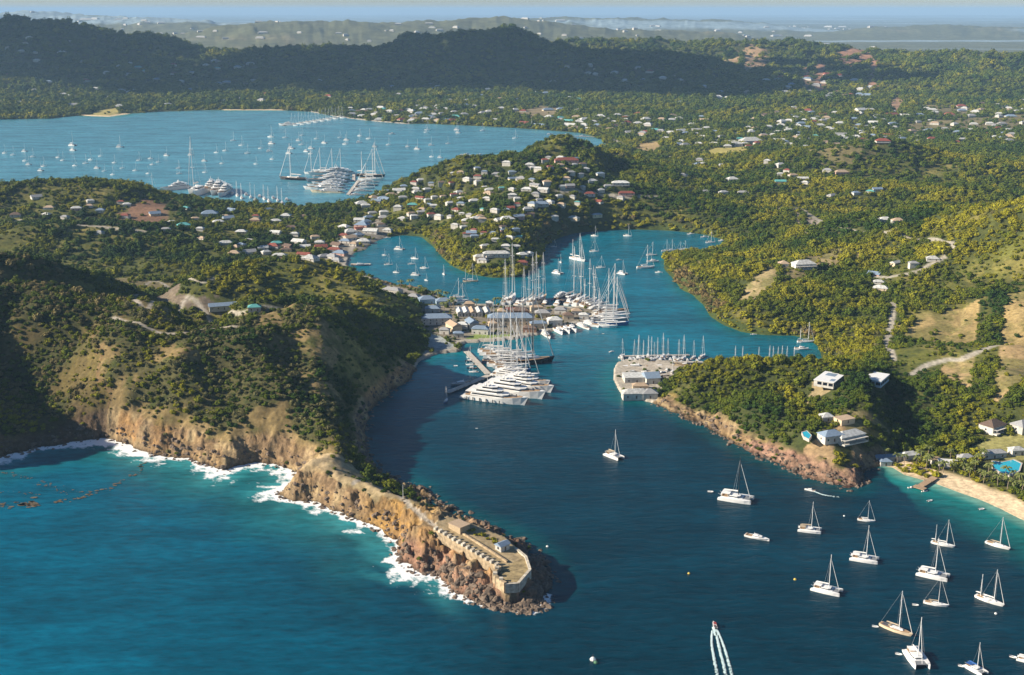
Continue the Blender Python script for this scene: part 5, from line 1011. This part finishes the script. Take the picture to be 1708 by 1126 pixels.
building(1060, 662, 20, 9, 4, 5, 'hip', 'white', 'white', 'low white boatyard building near the quay corner', win=3, z=1.7); building(1083, 662, 11, 9, 4, 5, 'hip', 'grey', 'white', 'small grey-roofed boatyard building below the dark tree', win=1, z=1.7); building(1068, 648, 12, 6, 3, 0, 'hip', 'tan', 'cream', 'small tan boatyard hut in the middle of the yard', win=1, z=1.7)
it = []
for i, x in enumerate((766, 777, 788, 799, 812)): it.append((building(x, 524, 20, 5, 4, -82, 'gable', 'white' if i != 2 else 'tan', 'white', win=3, z=1.7, foot=False), x))
label_row(it, 'narrow white gabled store in the dockyard row', 'row of narrow gabled stores in the dockyard')
building(852, 540, 42, 12, 7, 1, 'hip', 'blue', 'cream', 'long two-storey blue-roofed dockyard hall', win=9, levels=2, z=1.7, name='dockyard_hall', cat_='hall'); building(757, 551, 17, 9, 5.5, -65, 'gable', 'tan', 'cream', 'sunlit cream gabled dockyard warehouse', win=3, z=1.7, name='warehouse', cat_='warehouse')
building(728, 539, 28, 11, 6, 6, 'hip', 'blue', 'white', 'long blue-grey roofed building at the left end of the dockyard', win=5, levels=2, z=2); building(787, 545, 14, 9, 5, -70, 'gable', 'blue', 'white', 'shaded blue-roofed store between the warehouse and lawn', win=2, z=1.7); building(802, 556, 15, 8, 5, -12, 'hip', 'blue', 'white', 'blue-grey roofed store beside the green lawn', win=3, z=1.7)
building(837, 526, 8, 8, 5, 0, 'pyr', 'tan', 'cream', 'small cream pyramid-roofed house behind the dockyard hall', win=1, z=1.7); building(868, 525, 16, 8, 5, 3, 'hip', 'brown', 'brick', 'brown-roofed store behind the dockyard hall', win=3, z=1.7); building(925, 541, 13, 9, 5, 8, 'hip', 'white', 'white', 'bright white dockyard house near the south quay', win=2, z=1.7)
building(905, 528, 14, 9, 4.5, 0, 'hip', 'grey', 'cream', 'grey-roofed dockyard house left of the dry trees', win=2, z=1.7); building(898, 546, 15, 7, 4.5, 6, 'hip', 'blue', 'cream', 'low blue-roofed store on the dockyard south quay', win=2, z=1.7); building(948, 531, 10, 8, 4, 0, 'hip', 'brown', 'cream', 'small brown-roofed store near the dockyard point', win=1, z=1.7); building(783, 512, 10, 7, 4, 0, 'hip', 'tan', 'cream', 'small tan-roofed house behind the narrow stores', win=1, z=1.7); building(817, 511, 7, 6, 4, 0, 'pyr', 'white', 'white', 'small white house on the dockyard north quay', win=1, z=1.7)
for x_,y_,w_,d_,rt_,rc_,wc2_,lb_ in [(742, 556, 9, 6, 'hip', 'grey', 'white', 'small grey-roofed outbuilding beside the sunlit warehouse'), (772, 547, 10, 7, 'hip', 'white', 'white', 'small white-roofed store right of the sunlit warehouse'), (765, 562, 9, 5, 'hip', 'blue', 'white', 'small blue-roofed shed above the slipway'), (822, 545, 8, 6, 'hip', 'tan', 'cream', 'tan-roofed kiosk left of the dockyard hall'), (884, 553, 12, 6, 'hip', 'brown', 'brick', 'brown-roofed shed between hall and south quay'), (935, 522, 11, 7, 'hip', 'grey', 'white', 'grey-roofed store behind the dry dockyard trees'), (962, 524, 10, 7, 'hip', 'tan', 'white', 'tan-roofed store near the right end of the dockyard'), (895, 518, 12, 6, 'hip', 'tan', 'cream', 'tan-roofed store on the dockyard north quay'), (852, 522, 9, 6, 'gable', 'red', 'white', 'small red-roofed store behind the dockyard hall'), (974, 531, 9, 6, 'hip', 'white', 'white', 'small white kiosk at the dockyard point'), (690, 500, 12, 8, 'hip', 'grey', 'white', 'grey-roofed house at the bend of the harbour road'), (722, 520, 14, 8, 'hip', 'blue', 'white', 'blue-roofed house above the left dockyard building')]: building(x_, y_, w_, d_, 4, (x_ * 7) % 30 - 15, rt_, rc_, wc2_, lb_, win=1, z=1.7)
building(712, 505, 16, 10, 4.5, 15, 'hip', 'blue', 'blue', 'blue-roofed house under palms left of the dockyard', win=2, z=1.7); building(740, 508, 15, 9, 4.5, 10, 'hip', 'blue', 'blue', 'second blue-roofed house under palms left of the dockyard', win=2, z=1.7); building(655, 489, 20, 8, 4, -30, 'hip', 'grey', 'white', 'grey-roofed house along the harbour road', win=3)
# pools
poolm = mat('pool_water', (.03, .42, .55), .1); deckm = mat('pool_deck', (.52, .47, .42), .8, .12, 1)
def pool(pts_px, z, lab, rim=1.6):
    P3 = np.array([W(a, b, z)[:2] for a, b in pts_px]); c = P3.mean(0); zz = float(max(hgt(P3[:, 0], P3[:, 1]).max(), z)) + .15
    o = bpy.data.objects.new('swimming_pool', None); col.objects.link(o); o.location = (float(c[0]), float(c[1]), zz); Q = P3 - c; nn = len(Q); out = Q * (1 + rim / np.abs(Q).mean() * .5)
    V = [(*q, 0) for q in Q] + [(*q, 0) for q in out] + [(*q, -2) for q in out] + [(*q, -.3) for q in Q]
    F = [(i, (i + 1) % nn, nn + (i + 1) % nn, nn + i) for i in range(nn)] + [(nn + i, nn + (i + 1) % nn, 2 * nn + (i + 1) % nn, 2 * nn + i) for i in range(nn)] + [(3 * nn + i, 3 * nn + (i + 1) % nn, (i + 1) % nn, i) for i in range(nn)]
    link('pool_edge', new_mesh('pool_edge', V, [f[::-1] for f in F] , [deckm]), o); link('pool_surface', MB().prism([tuple(q) for q in Q], -.3, -.12).mesh('pool_surface', [poolm]), o); tag(o, lab, 'pool'); FOOT.append((c[0], c[1], np.abs(Q).max() + 2)); FOOT.append((c[0] * .985, c[1] * .985, np.abs(Q).max())); return o
pool([(1656, 770), (1672, 772), (1690, 768), (1703, 774), (1699, 786), (1683, 793), (1668, 788), (1657, 781)], 2.5, 'irregular turquoise swimming pool behind the beach'); pool([(1338, 721), (1346, 719), (1353, 726), (1349, 732), (1341, 728)], 18, 'small turquoise pool on the headland above the rocks', 1.0)
pool([(812, 436), (824, 437), (826, 441), (812, 442), (807, 439)], 4, 'small dark green hotel pool on the mangrove peninsula', 1.2)
# palms
frm = mat('palm_frond', (.13, .15, .03), .7, .3, 1); frm2 = mat('palm_trunk', (.28, .22, .16), .9, .2, 3)
def frond_mesh(s):
    V = []; F = []; n = 7; L_ = 3.4
    for i in range(n):
        t = i / (n - 1); x = .15 + L_ * t * (1 - .12 * t); z = .9 * math.sin(t * 2.2) * .8 - 1.7 * t * t * s; w = .55 * math.sin(math.pi * min(1, t * .85 + .12)) + .04
        V += [(x, -w, z - .28 * w * 2), (x, 0, z + .06), (x, w, z - .28 * w * 2)]
        if i: b = i * 3; F += [(b - 3, b, b + 1, b - 2), (b - 2, b + 1, b + 2, b - 1)]
    return new_mesh('frond', V, F, [frm])
FR = [frond_mesh(.8), frond_mesh(1.25)]; PT = MB().rod((0, 0, -.5), (.25, .1, 3), .24, .18).rod((.25, .1, 3), (.7, .2, 6.4), .18, .13).mesh('trunk', [frm2])
palm_it = []
PP = [(1476, 762), (1497, 772), (1508, 775), (1527, 778), (1536, 772), (1544, 783), (1551, 778), (1566, 786), (1573, 789), (1591, 788), (1600, 783), (1608, 792), (1617, 797), (1626, 788), (1634, 799), (1640, 806), (1648, 795), (1655, 803), (1664, 812), (1672, 806), (1680, 816), (1690, 820), (1699, 812), (1703, 826), (1630, 775), (1642, 768), (1547, 764), (1585, 765), (1690, 800), (1676, 798)]
PP2 = [(668, 484), (683, 483), (700, 488), (710, 492), (722, 498), (731, 501), (745, 503), (756, 512), (695, 496), (752, 518), (741, 522), (795, 512), (826, 512), (835, 513)]
for grp, P_ in (('palms along the sandy beach', PP), ('palms around the dockyard', PP2)):
    it = []
    for (x, y) in P_:
        p = hit1(x, y); o = bpy.data.objects.new('palm_tree', None); col.objects.link(o); o.location = [float(q) for q in p]; s = rng.uniform(.85, 1.25) * (1.25 if P_ is PP2 else 1); o.scale = (s, s, s); o.rotation_euler = (0, 0, rng.random() * 6.28)
        link('trunk', PT, o)
        for k in range(11): f = link('frond', FR[k % 2], o, (.7, .2, 6.4)); f.rotation_euler = (rng.uniform(-.15, .15), rng.uniform(-.45, .25), k * .5712 + rng.uniform(-.15, .15))
        tag(o, None, 'palm tree'); it.append((o, x))
    label_row(it, 'slender palm tree ' + ('behind the sandy beach' if P_ is PP else 'around the dockyard shore'), grp)
# ---------------------------------------------------------------- houses of the towns
def inpoly(P, n):
    P = np.array(P, float); out = []; lo, hi = P.min(0), P.max(0)
    while len(out) < n:
        q = lo + rng.random((n * 3, 2)) * (hi - lo); out += [tuple(t) for t in q[inside(q[:, 0], q[:, 1], P)]]
    return out[:n]
TOWN = [('the hillside town', [(640,335),(700,298),(760,287),(850,266),(900,256),(950,262),(1000,290),(1060,320),(1000,362),(930,372),(880,385),(790,395),(740,372),(650,372)], 112, (8.5, 15), .22),
 ('the waterfront below the hillside town', [(596,342),(640,325),(690,300),(700,306),(650,335),(610,350)], 26, (12, 20), .3), ('the crowded inner harbour waterfront', [(545,432),(565,395),(585,360),(640,352),(650,388),(612,402),(590,418),(572,440)], 40, (11, 19), .2),
 ('the scrubby ridge left of the far bay', [(0,325),(120,322),(260,345),(420,350),(540,355),(545,395),(380,400),(200,398),(0,372)], 34, (10, 17), .25), ('the wooded flats left of the inner harbour', [(370,400),(540,398),(545,430),(500,436),(380,425)], 26, (11, 18), .2),
 ('the mangrove peninsula', [(770,385),(880,385),(890,420),(860,440),(800,440),(775,415)], 14, (9, 14), .3), ('the right valley floor', [(1040,222),(1200,215),(1330,200),(1500,196),(1708,205),(1708,238),(1500,240),(1400,246),(1280,250),(1140,244)], 120, (16, 28), .25),
 ('the right valley behind', [(1180,195),(1300,180),(1500,185),(1708,168),(1708,196),(1500,198),(1280,204)], 50, (20, 32), .25), ('the woods right of the hillside town', [(1110,262),(1290,262),(1400,290),(1500,330),(1300,330),(1120,320)], 20, (12, 18), .2),
 ('the far bay\'s far shore', [(566,183),(640,180),(760,178),(765,203),(680,204),(600,199)], 55, (18, 34), .1), ('the plain behind the far bay', [(770,176),(1000,186),(1180,196),(1180,222),(1020,226),(860,208),(775,200)], 55, (20, 34), .2),
 ('the dark central hill', [(580,120),(720,140),(900,150),(960,100),(1060,105),(1280,150),(1280,176),(900,172),(600,170)], 40, (18, 30), .1), ('the shaded left mountain', [(0,60),(120,70),(330,100),(520,110),(560,170),(400,175),(120,180),(0,175)], 60, (20, 34), .1),
 ('the brown far right hills', [(1270,118),(1420,125),(1490,140),(1460,168),(1320,160),(1270,140)], 26, (24, 40), .35), ('the headland creek woods', [(1420,470),(1500,440),(1560,430),(1560,460),(1450,500)], 6, (10, 15), .2)]
houses = []
RC_ = ['white'] * 9 + ['blue'] * 3 + ['grey'] * 3 + ['teal', 'tan', 'tan', 'brown']
for nm_, P_, n, (s0, s1), pr in TOWN:
    s0 *= .85; s1 *= .92; n = int(n * 1.05)
    qs = inpoly(P_, n * 2); hp = hit([q[0] for q in qs], [q[1] for q in qs]); acc = []
    for (x, y), p in zip(qs, hp):
        if p[2] < .8 or look(SD, p[0], p[1]) < 10: continue
        if any(np.hypot(p[0] - a_[0], p[1] - a_[1]) < s1 * .95 for a_ in acc): continue
        acc.append(p); w = rng.uniform(s0, s1); d = w * rng.uniform(.5, .7); rc = 'red' if rng.random() < pr * .5 else RC_[rng.integers(len(RC_))]
        houses.append((w / np.hypot(p[0], p[1]), x, y, p, w, d, rc, nm_))
        if len(acc) >= n: break
houses.sort(key=lambda q: -q[0]); rowsH = {}
NAMEC = {'white': 'white-roofed', 'blue': 'blue-grey roofed', 'grey': 'grey-roofed', 'teal': 'teal-roofed', 'tan': 'tan-roofed', 'brown': 'brown-roofed', 'red': 'red-roofed'}
for i, (_, x, y, p, w, d, rc, nm_) in enumerate(houses[:235]):
    w = max(6, round(w / 2) * 2); d = max(5, round(d / 2) * 2); far_ = np.hypot(p[0], p[1]) > 1900
    o = building(x, y, w, d, 2 if rng.random() < .65 else 3, float(rng.integers(-40, 40)), 'hip' if rng.random() < .7 else 'gable', rc, 'white' if rng.random() < .6 else ('cream', 'pink')[rng.integers(2)], pos=p, win=0 if far_ else 2)
    rowsH.setdefault((nm_, rc), []).append((o, x))
for (nm_, rc), it in rowsH.items(): label_row(it, f'{NAMEC[rc]} house on {nm_}', f'{NAMEC[rc]} houses on {nm_}')
rest = {}
for _, x, y, p, w, d, rc, nm_ in houses[235:]:
    c, s_ = math.cos(rng.uniform(-.7, .7)), math.sin(rng.uniform(-.7, .7)); FOOT.append((p[0], p[1], w * .6)); FOOT.append((p[0] * .99, p[1] * .99, w * .6)); rest.setdefault('a', []).append((p, w, d, c, s_, rc))
mb = MB(); rcs = list(ROOFM)
def put(mb, p, w, d, h, ang, rm):
    c, s_ = math.cos(ang), math.sin(ang); T = lambda x, y, z: (p[0] + x * c - y * s_, p[1] + x * s_ + y * c, p[2] + z); x, y = w / 2, d / 2
    mb.add([T(-x, -y, -3), T(x, -y, -3), T(x, y, -3), T(-x, y, -3), T(-x, -y, h), T(x, -y, h), T(x, y, h), T(-x, y, h)], [(0, 1, 5, 4), (1, 2, 6, 5), (2, 3, 7, 6), (3, 0, 4, 7)], len(rcs))
    k = x - y * .9; x += .7; y += .7; mb.add([T(-x, -y, h), T(x, -y, h), T(x, y, h), T(-x, y, h), T(-k, 0, h + d * .3), T(k, 0, h + d * .3)], [(0, 1, 5, 4), (2, 3, 4, 5), (1, 2, 5), (3, 0, 4)], rcs.index(rm))
for p, w, d, c, s_, rc in rest.get('a', []): put(mb, p, w, d, rng.uniform(2.5, 5), rng.uniform(-.7, .7), rc)
tag(link('distant_houses', mb.mesh('distant_houses', [ROOFM[k] for k in rcs] + [WALLM['white']])), 'scattered pale houses far off among the hills', kind='stuff')
mb = MB()
for _ in range(900):
    r = rng.uniform(6500, 20000) ; a = R(rng.uniform(-25, 25)); x, y = r * math.sin(a), r * math.cos(a); 
    if vnoise(np.array([x / 1400]), np.array([y / 1400]), 7)[0] < .45: continue
    s_ = rng.uniform(14, 34) * (1 + (r > 11000) * rng.random() * 1.5); put(mb, (x, y, float(hgt(x, y)[0])), s_ * rng.uniform(1, 2.4), s_ * .7, rng.uniform(4, 10), rng.uniform(-1, 1), 'white' if rng.random() < .8 else 'grey')
tag(link('far_town', mb.mesh('far_town', [ROOFM[k] for k in rcs] + [WALLM['white']])), 'pale specks of a far-off town on the plain', kind='stuff')
print('houses', len(houses), 'objects', len(bpy.data.objects))
# ---------------------------------------------------------------- clouds added high up, unseen, to shade the far hills
cm_ = bpy.data.materials.new('shade_cloud'); cm_.use_nodes = True; cm_.node_tree.nodes['Principled BSDF'].inputs['Base Color'].default_value = (.85, .86, .88, 1); cm_.node_tree.nodes['Principled BSDF'].inputs['Roughness'].default_value = 1
def shade_cloud(targets, lab, zc=1050):
    rg = np.random.default_rng(len(targets)); bmm = bmesh.new()
    for (x, y, z, rad, sq) in targets:
        c = Vector((x, y, z)) + tosun * ((zc - z) / tosun.z)
        for _ in range(7):
            o = Vector((rg.normal() * rad * .45, rg.normal() * rad * .45 * sq, abs(rg.normal()) * rad * .12)); r = rad * rg.uniform(.35, .62)
            bmesh.ops.create_icosphere(bmm, subdivisions=3, radius=1, matrix=Matrix.Translation(c + o) @ Matrix.Diagonal((r, r * max(sq, .6), r * .38, 1)))
    for v in bmm.verts:
        n = fbm(np.array([v.co.x / 60]), np.array([v.co.y / 60 + v.co.z / 50]), 3, 5)[0] - .5; v.co += Vector((n * 30, -n * 22, n * 36))
    me = bpy.data.meshes.new('shade_cloud'); bmm.to_mesh(me); bmm.free(); me.materials.append(cm_); me.polygons.foreach_set('use_smooth', np.full(len(me.polygons), True)); tag(link('shade_cloud', me), lab, 'shade_cloud')

tg = []
for px, py, rad, sq in ((630, 125, 300, 1), (720, 110, 340, 1), (800, 105, 360, 1), (880, 120, 350, 1), (960, 122, 350, 1), (1050, 125, 340, 1), (1140, 132, 300, 1), (1215, 145, 220, .9)):
    p = hit1(px, py); tg.append((p[0], p[1], p[2], rad, sq))
shade_cloud(tg, 'unseen long cumulus bank added to shade the dark central hill')
tg = []
for px, py, rad, sq in ((-60, 90, 380, 1), (60, 88, 380, 1), (180, 105, 360, 1), (420, 125, 330, 1), (300, 118, 260, 1), (500, 110, 240, 1)):
    p = hit1(px, py); tg.append((p[0], p[1], p[2], rad, sq))
shade_cloud(tg, 'unseen cumulus bank added to shade the left mountain')
tg = []
for px, py, rad, sq in ((1330, 112, 190, .5), (1400, 118, 220, .5), (1470, 126, 170, .5)):
    p = hit1(px, py); tg.append((p[0], p[1], p[2], rad, sq))
shade_cloud(tg, 'small unseen cumulus added to shade the brown far right hills')
# ---------------------------------------------------------------- planting
if FOOT:
    fx = np.array(FOOT)
    for i in range(0, len(pts), 20000):
        sl = slice(i, i + 20000); d = np.hypot(pts[sl, 0][:, None] - fx[None, :, 0], pts[sl, 1][:, None] - fx[None, :, 1]) - fx[None, :, 2]
        keep[sl] &= ~(d < 0).any(1)
tp = pts[keep]; th_ = hv[keep]; td = np.hypot(tp[:, 0], tp[:, 1]); N = len(tp)
e1 = fbm(tp[:, 0] / 90, tp[:, 1] / 90, 3, 501); e2 = rng.random(N); e3 = fbm(tp[:, 0] / 22, tp[:, 1] / 22, 2, 503)
ksd = sdv[keep]; kcov = cv[keep]
mang = sst(26, 12, ksd) * (look(LL, tp[:, 0], tp[:, 1]) > 22)
tint = .46 + .75 * (e1 - .5) + .16 * (e2 - .5) + .50 * (e3 - .5)
tint += .30 * mang
eastv = poly([(1560,345),(1640,330),(1740,320),(1740,440),(1650,420),(1540,400)], 60, 30); tint += .24 * look(eastv, tp[:, 0], tp[:, 1])
ov = poly([(1100,430),(1250,400),(1740,470),(1740,510),(1500,520),(1480,620),(1370,600),(1190,545)], 20, 30); tint += .10 * look(ov, tp[:, 0], tp[:, 1])
yel = poly([(1395,560),(1430,530),(1465,545),(1455,590),(1410,590)], 14, 10); tint += .22 * look(yel, tp[:, 0], tp[:, 1])
lf = look(lefth, tp[:, 0], tp[:, 1]); tint = np.where((lf > 0) & (e2 < .35), .93, tint)
scr = look(scrub, tp[:, 0], tp[:, 1]); tint = np.where((scr > 0) & (e2 < .4), .9, tint)
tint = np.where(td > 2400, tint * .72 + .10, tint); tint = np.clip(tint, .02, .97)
size = np.clip(tp[:, 2] * 1.12, 3.7, 40) * (.42 + .72 * rng.random(N) ** 2.0) * (1.0 + .42 * (kcov > .6))
size *= np.where((scr > 0) | (look(fortr, tp[:, 0], tp[:, 1]) > 0), .85, 1) * np.where(lf > 0, .9, 1)
big = (rng.random(N) < .05) & (td < 1500) & (kcov > .6); size = np.where(big, size * 1.5, size)
size = np.where(td > 1500, size * .92, size)
small = (size < 2.1)
cr_i = np.where(small, 4 + rng.integers(0, 2, N), rng.integers(0, 4, N)); rot = rng.random(N) * 6.283
# which of them show in the picture, and how large
px_ = tp[:, 0] * 0; dz = th_ - CH; cy_ = tp[:, 1] * math.cos(PIT) - dz * math.sin(PIT)
ix = 854 + FP * tp[:, 0] / cy_; iy = 563 - FP * (tp[:, 1] * math.sin(PIT) + dz * math.cos(PIT)) / cy_
inv = (ix > 5) & (ix < 1700) & (iy > 0) & (iy < 1120)
score = np.where(inv, size / td, 0); cand = np.argsort(-score)[:900]
hp = hit(ix[cand], iy[cand] - 3); seen = np.hypot(hp[:, 0] - tp[cand, 0], hp[:, 1] - tp[cand, 1]) < 25
cand = cand[seen][:300]; single = np.zeros(N, bool); single[cand] = True
def region(x, y, px, py):
    if px < 160 and py > 480: return 'shaded hillside at the far left'
    if py > 795 and px < 960: return 'rocky fort ridge'
    if px < 620 and py > 545: return 'sunlit headland'
    if px < 760 and py > 480: return 'slope behind the headland'
    if px < 760: return 'wooded ridge left of the harbour'
    if px > 1460 and py > 740: return 'flats behind the beach'
    if px > 1080 and py > 690: return 'slope above the right shore'
    if px > 1080 and py > 590: return 'headland around the white villas'
    return 'hills right of the harbour'
TROWS = {}
for k in cand:
    t_ = bpy.data.objects.new('tree' if not small[k] else 'shrub', None); col.objects.link(t_); s = float(size[k]) * .95
    t_.location = (float(tp[k, 0]), float(tp[k, 1]), float(th_[k])); t_.rotation_euler = (0, 0, float(rot[k])); t_.scale = (s * .62, s * .62, s * .62)
    q = tint[k]; hue = 'dark green' if q < .28 else 'mid green' if q < .5 else 'olive green' if q < .66 else 'yellowish' if q < .86 else 'dry greyish brown'
    reg = region(tp[k, 0], tp[k, 1], ix[k], iy[k]); kind = 'low shrub' if small[k] else ('broad tree' if size[k] > 4.6 else 'rounded tree')
    lab = f'{hue} {kind} on the {reg}'
    tag(t_, None, 'shrub' if small[k] else 'tree'); TROWS.setdefault(lab, []).append((t_, ix[k]))
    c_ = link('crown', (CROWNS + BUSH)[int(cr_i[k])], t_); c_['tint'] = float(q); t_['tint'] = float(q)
    link('trunk', TRUNKS[k % 2], t_)
for lab, it in TROWS.items(): label_row(it, lab, lab.replace('tree', 'trees', 1).replace('shrub', 'shrubs', 1))
for i_ in range(9):                                               # shrubs inside the fort
    q_ = W(774 + i_ * 6.6 + (i_ * 37 % 5) - 2, 884 + i_ * 2.9 + (i_ * 53 % 5) - 3, 14.0 - i_ * .3); o = bpy.data.objects.new('shrub', None); col.objects.link(o); o.location = (float(q_[0]), float(q_[1]), float(hgt(q_[0], q_[1])[0]) - .1); o.scale = (1.3 + i_ % 3 * .3,) * 3
    c_ = link('crown', BUSH[i_ % 2], o); c_['tint'] = .66; link('trunk', TRUNKS[i_ % 2], o); tag(o, None, 'shrub'); TROWS.setdefault('yellowish shrub between magazine and guardhouse', []).append((o, 774 + i_ * 6.6))
label_row(TROWS.pop('yellowish shrub between magazine and guardhouse'), 'yellowish shrub between magazine and guardhouse', 'shrubs between magazine and guardhouse')
# the rest: one woodland of instanced crowns
m_ = ~single; n_ = int(m_.sum())
me = bpy.data.meshes.new('woodland'); me.vertices.add(n_)
me.vertices.foreach_set('co', np.stack([tp[m_, 0], tp[m_, 1], th_[m_] - .1 * size[m_]], 1).astype(np.float32).ravel())
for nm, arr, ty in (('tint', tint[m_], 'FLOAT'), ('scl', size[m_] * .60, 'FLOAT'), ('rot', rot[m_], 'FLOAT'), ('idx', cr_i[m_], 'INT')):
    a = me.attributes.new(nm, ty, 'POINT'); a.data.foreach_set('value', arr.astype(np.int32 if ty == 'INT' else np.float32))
pc = bpy.data.collections.new('crown_kinds')
for i, cm in enumerate(CROWNS + BUSH):
    o = bpy.data.objects.new('crown', cm); pc.objects.link(o)
wood = link('woodland', me); tag(wood, 'dense scrub woodland covering the hills around the harbours', kind='stuff')
def scatter(obj, colln, count):
    ng = bpy.data.node_groups.new('planting', 'GeometryNodeTree')
    ng.interface.new_socket('Geometry', in_out='INPUT', socket_type='NodeSocketGeometry'); ng.interface.new_socket('Geometry', in_out='OUTPUT', socket_type='NodeSocketGeometry')
    N_ = ng.nodes.new; gi = N_('NodeGroupInput'); go = N_('NodeGroupOutput'); iop = N_('GeometryNodeInstanceOnPoints'); ci = N_('GeometryNodeCollectionInfo')
    ci.inputs['Collection'].default_value = colln; ci.inputs['Separate Children'].default_value = True; ci.inputs['Reset Children'].default_value = True
    mp_ = N_('GeometryNodeMeshToPoints'); ng.links.new(gi.outputs[0], mp_.inputs['Mesh'])
    def at(nm, ty):
        a = N_('GeometryNodeInputNamedAttribute'); a.data_type = ty; a.inputs['Name'].default_value = nm; return [s for s in a.outputs if s.enabled and s.name == 'Attribute'][0]
    ng.links.new(mp_.outputs[0], iop.inputs['Points']); ng.links.new(ci.outputs[0], iop.inputs['Instance']); iop.inputs['Pick Instance'].default_value = True
    ng.links.new(at('idx', 'INT'), iop.inputs['Instance Index']); ng.links.new(at('scl', 'FLOAT'), iop.inputs['Scale'])
    cx = N_('ShaderNodeCombineXYZ'); ng.links.new(at('rot', 'FLOAT'), cx.inputs['Z']); ng.links.new(cx.outputs[0], iop.inputs['Rotation'])
    ng.links.new(iop.outputs[0], go.inputs[0])
    md = obj.modifiers.new('planting', 'NODES'); md.node_group = ng
scatter(wood, pc, len(CROWNS) + 2)
print('trees', N, 'single', len(cand))
# ---------------------------------------------------------------- boulders along the exposed shores
ys_, xs_ = np.nonzero((EX > .25) & (sdn > -4) & (sdn < 7) & (D < 1150) & (H < 9))
sel = rng.choice(len(ys_), min(2600, len(ys_)), replace=False); bx_, by_ = X[ys_[sel], xs_[sel]], Y[ys_[sel], xs_[sel]]
bz = np.maximum(hgt(bx_, by_), -.3)
rkm = mat('shore_rock', (.17, .125, .09), .9, .45, .9)
def rock_mesh(seed):
    rg = np.random.default_rng(seed); bmm = bmesh.new(); bmesh.ops.create_icosphere(bmm, subdivisions=2, radius=1)
    for v in bmm.verts:
        n = v.co.normalized(); k = 1 + .35 * math.sin(3 * n.x + seed) * math.cos(2.6 * n.y - seed) + rg.uniform(-.1, .1); v.co = Vector((n.x * k * 1.15, n.y * k * .9, n.z * k * .7))
    me = bpy.data.meshes.new('boulder'); bmm.to_mesh(me); bmm.free(); me.materials.append(rkm); return me
rc = bpy.data.collections.new('boulder_kinds')
for i in range(4): rc.objects.link(bpy.data.objects.new('boulder', rock_mesh(i)))
big_q = [W(x, y, .5)[:2] for x, y in smoothline([(700, 950), (738, 962), (785, 998), (820, 1010), (860, 1018), (892, 1020), (908, 1008), (912, 985), (910, 955), (896, 925)], 9)]
cf = W(850, 960, 6)[:2]; BG = []
for q in big_q:
    for _ in range(3):
        t_ = rng.uniform(0, .38); c = q + (cf - q) * t_ + rng.normal(size=2) * 1.2
        if not inside(np.array([c[0]]), np.array([c[1]]), FTW)[0]: BG.append((c[0], c[1], max(float(hgt(c[0], c[1])[0]) - 1.0, -.5), rng.uniform(1.1, 2.6)))
BG = np.array(BG); nb_ = len(BG); bx_ = np.concatenate([bx_, BG[:, 0]]); by_ = np.concatenate([by_, BG[:, 1]]); bz = np.concatenate([bz, BG[:, 2]])
me = bpy.data.meshes.new('boulders'); me.vertices.add(len(bx_)); me.vertices.foreach_set('co', np.stack([bx_, by_, bz], 1).astype(np.float32).ravel())
for nm, arr, ty in (('scl', np.concatenate([.35 + 1.5 * rng.random(len(bx_) - nb_) ** 3, BG[:, 3]]), 'FLOAT'), ('rot', rng.random(len(bx_)) * 6.28, 'FLOAT'), ('idx', rng.integers(0, 4, len(bx_)), 'INT')):
    a = me.attributes.new(nm, ty, 'POINT'); a.data.foreach_set('value', arr.astype(np.int32 if ty == 'INT' else np.float32))
bo = link('boulders', me); tag(bo, 'tumbled brown boulders along the foot of the cliffs', kind='stuff'); scatter(bo, rc, 4)
# ---------------------------------------------------------------- haze
hm = bpy.data.materials.new('haze'); hm.use_nodes = True; nt = hm.node_tree; nt.nodes.clear()
pv = nt.nodes.new('ShaderNodeVolumePrincipled'); pv.inputs['Color'].default_value = (.43, .69, 1.0, 1); pv.inputs['Density'].default_value = 4.2e-5; pv.inputs['Anisotropy'].default_value = .0
ou = nt.nodes.new('ShaderNodeOutputMaterial'); nt.links.new(pv.outputs[0], ou.inputs['Volume'])
a_ = 76000; z0, z1 = -5.0, 360.0
v = [(-a_, -a_, z0), (a_, -a_, z0), (a_, a_, z0), (-a_, a_, z0), (-a_, -a_, z1), (a_, -a_, z1), (a_, a_, z1), (-a_, a_, z1)]
f = [(0, 3, 2, 1), (4, 5, 6, 7), (0, 1, 5, 4), (1, 2, 6, 5), (2, 3, 7, 6), (3, 0, 4, 7)]
hz = link('haze', new_mesh('haze', v, f, [hm])); tag(hz, 'thin blue sea haze over the island', kind='stuff')
print('H max', H.max())
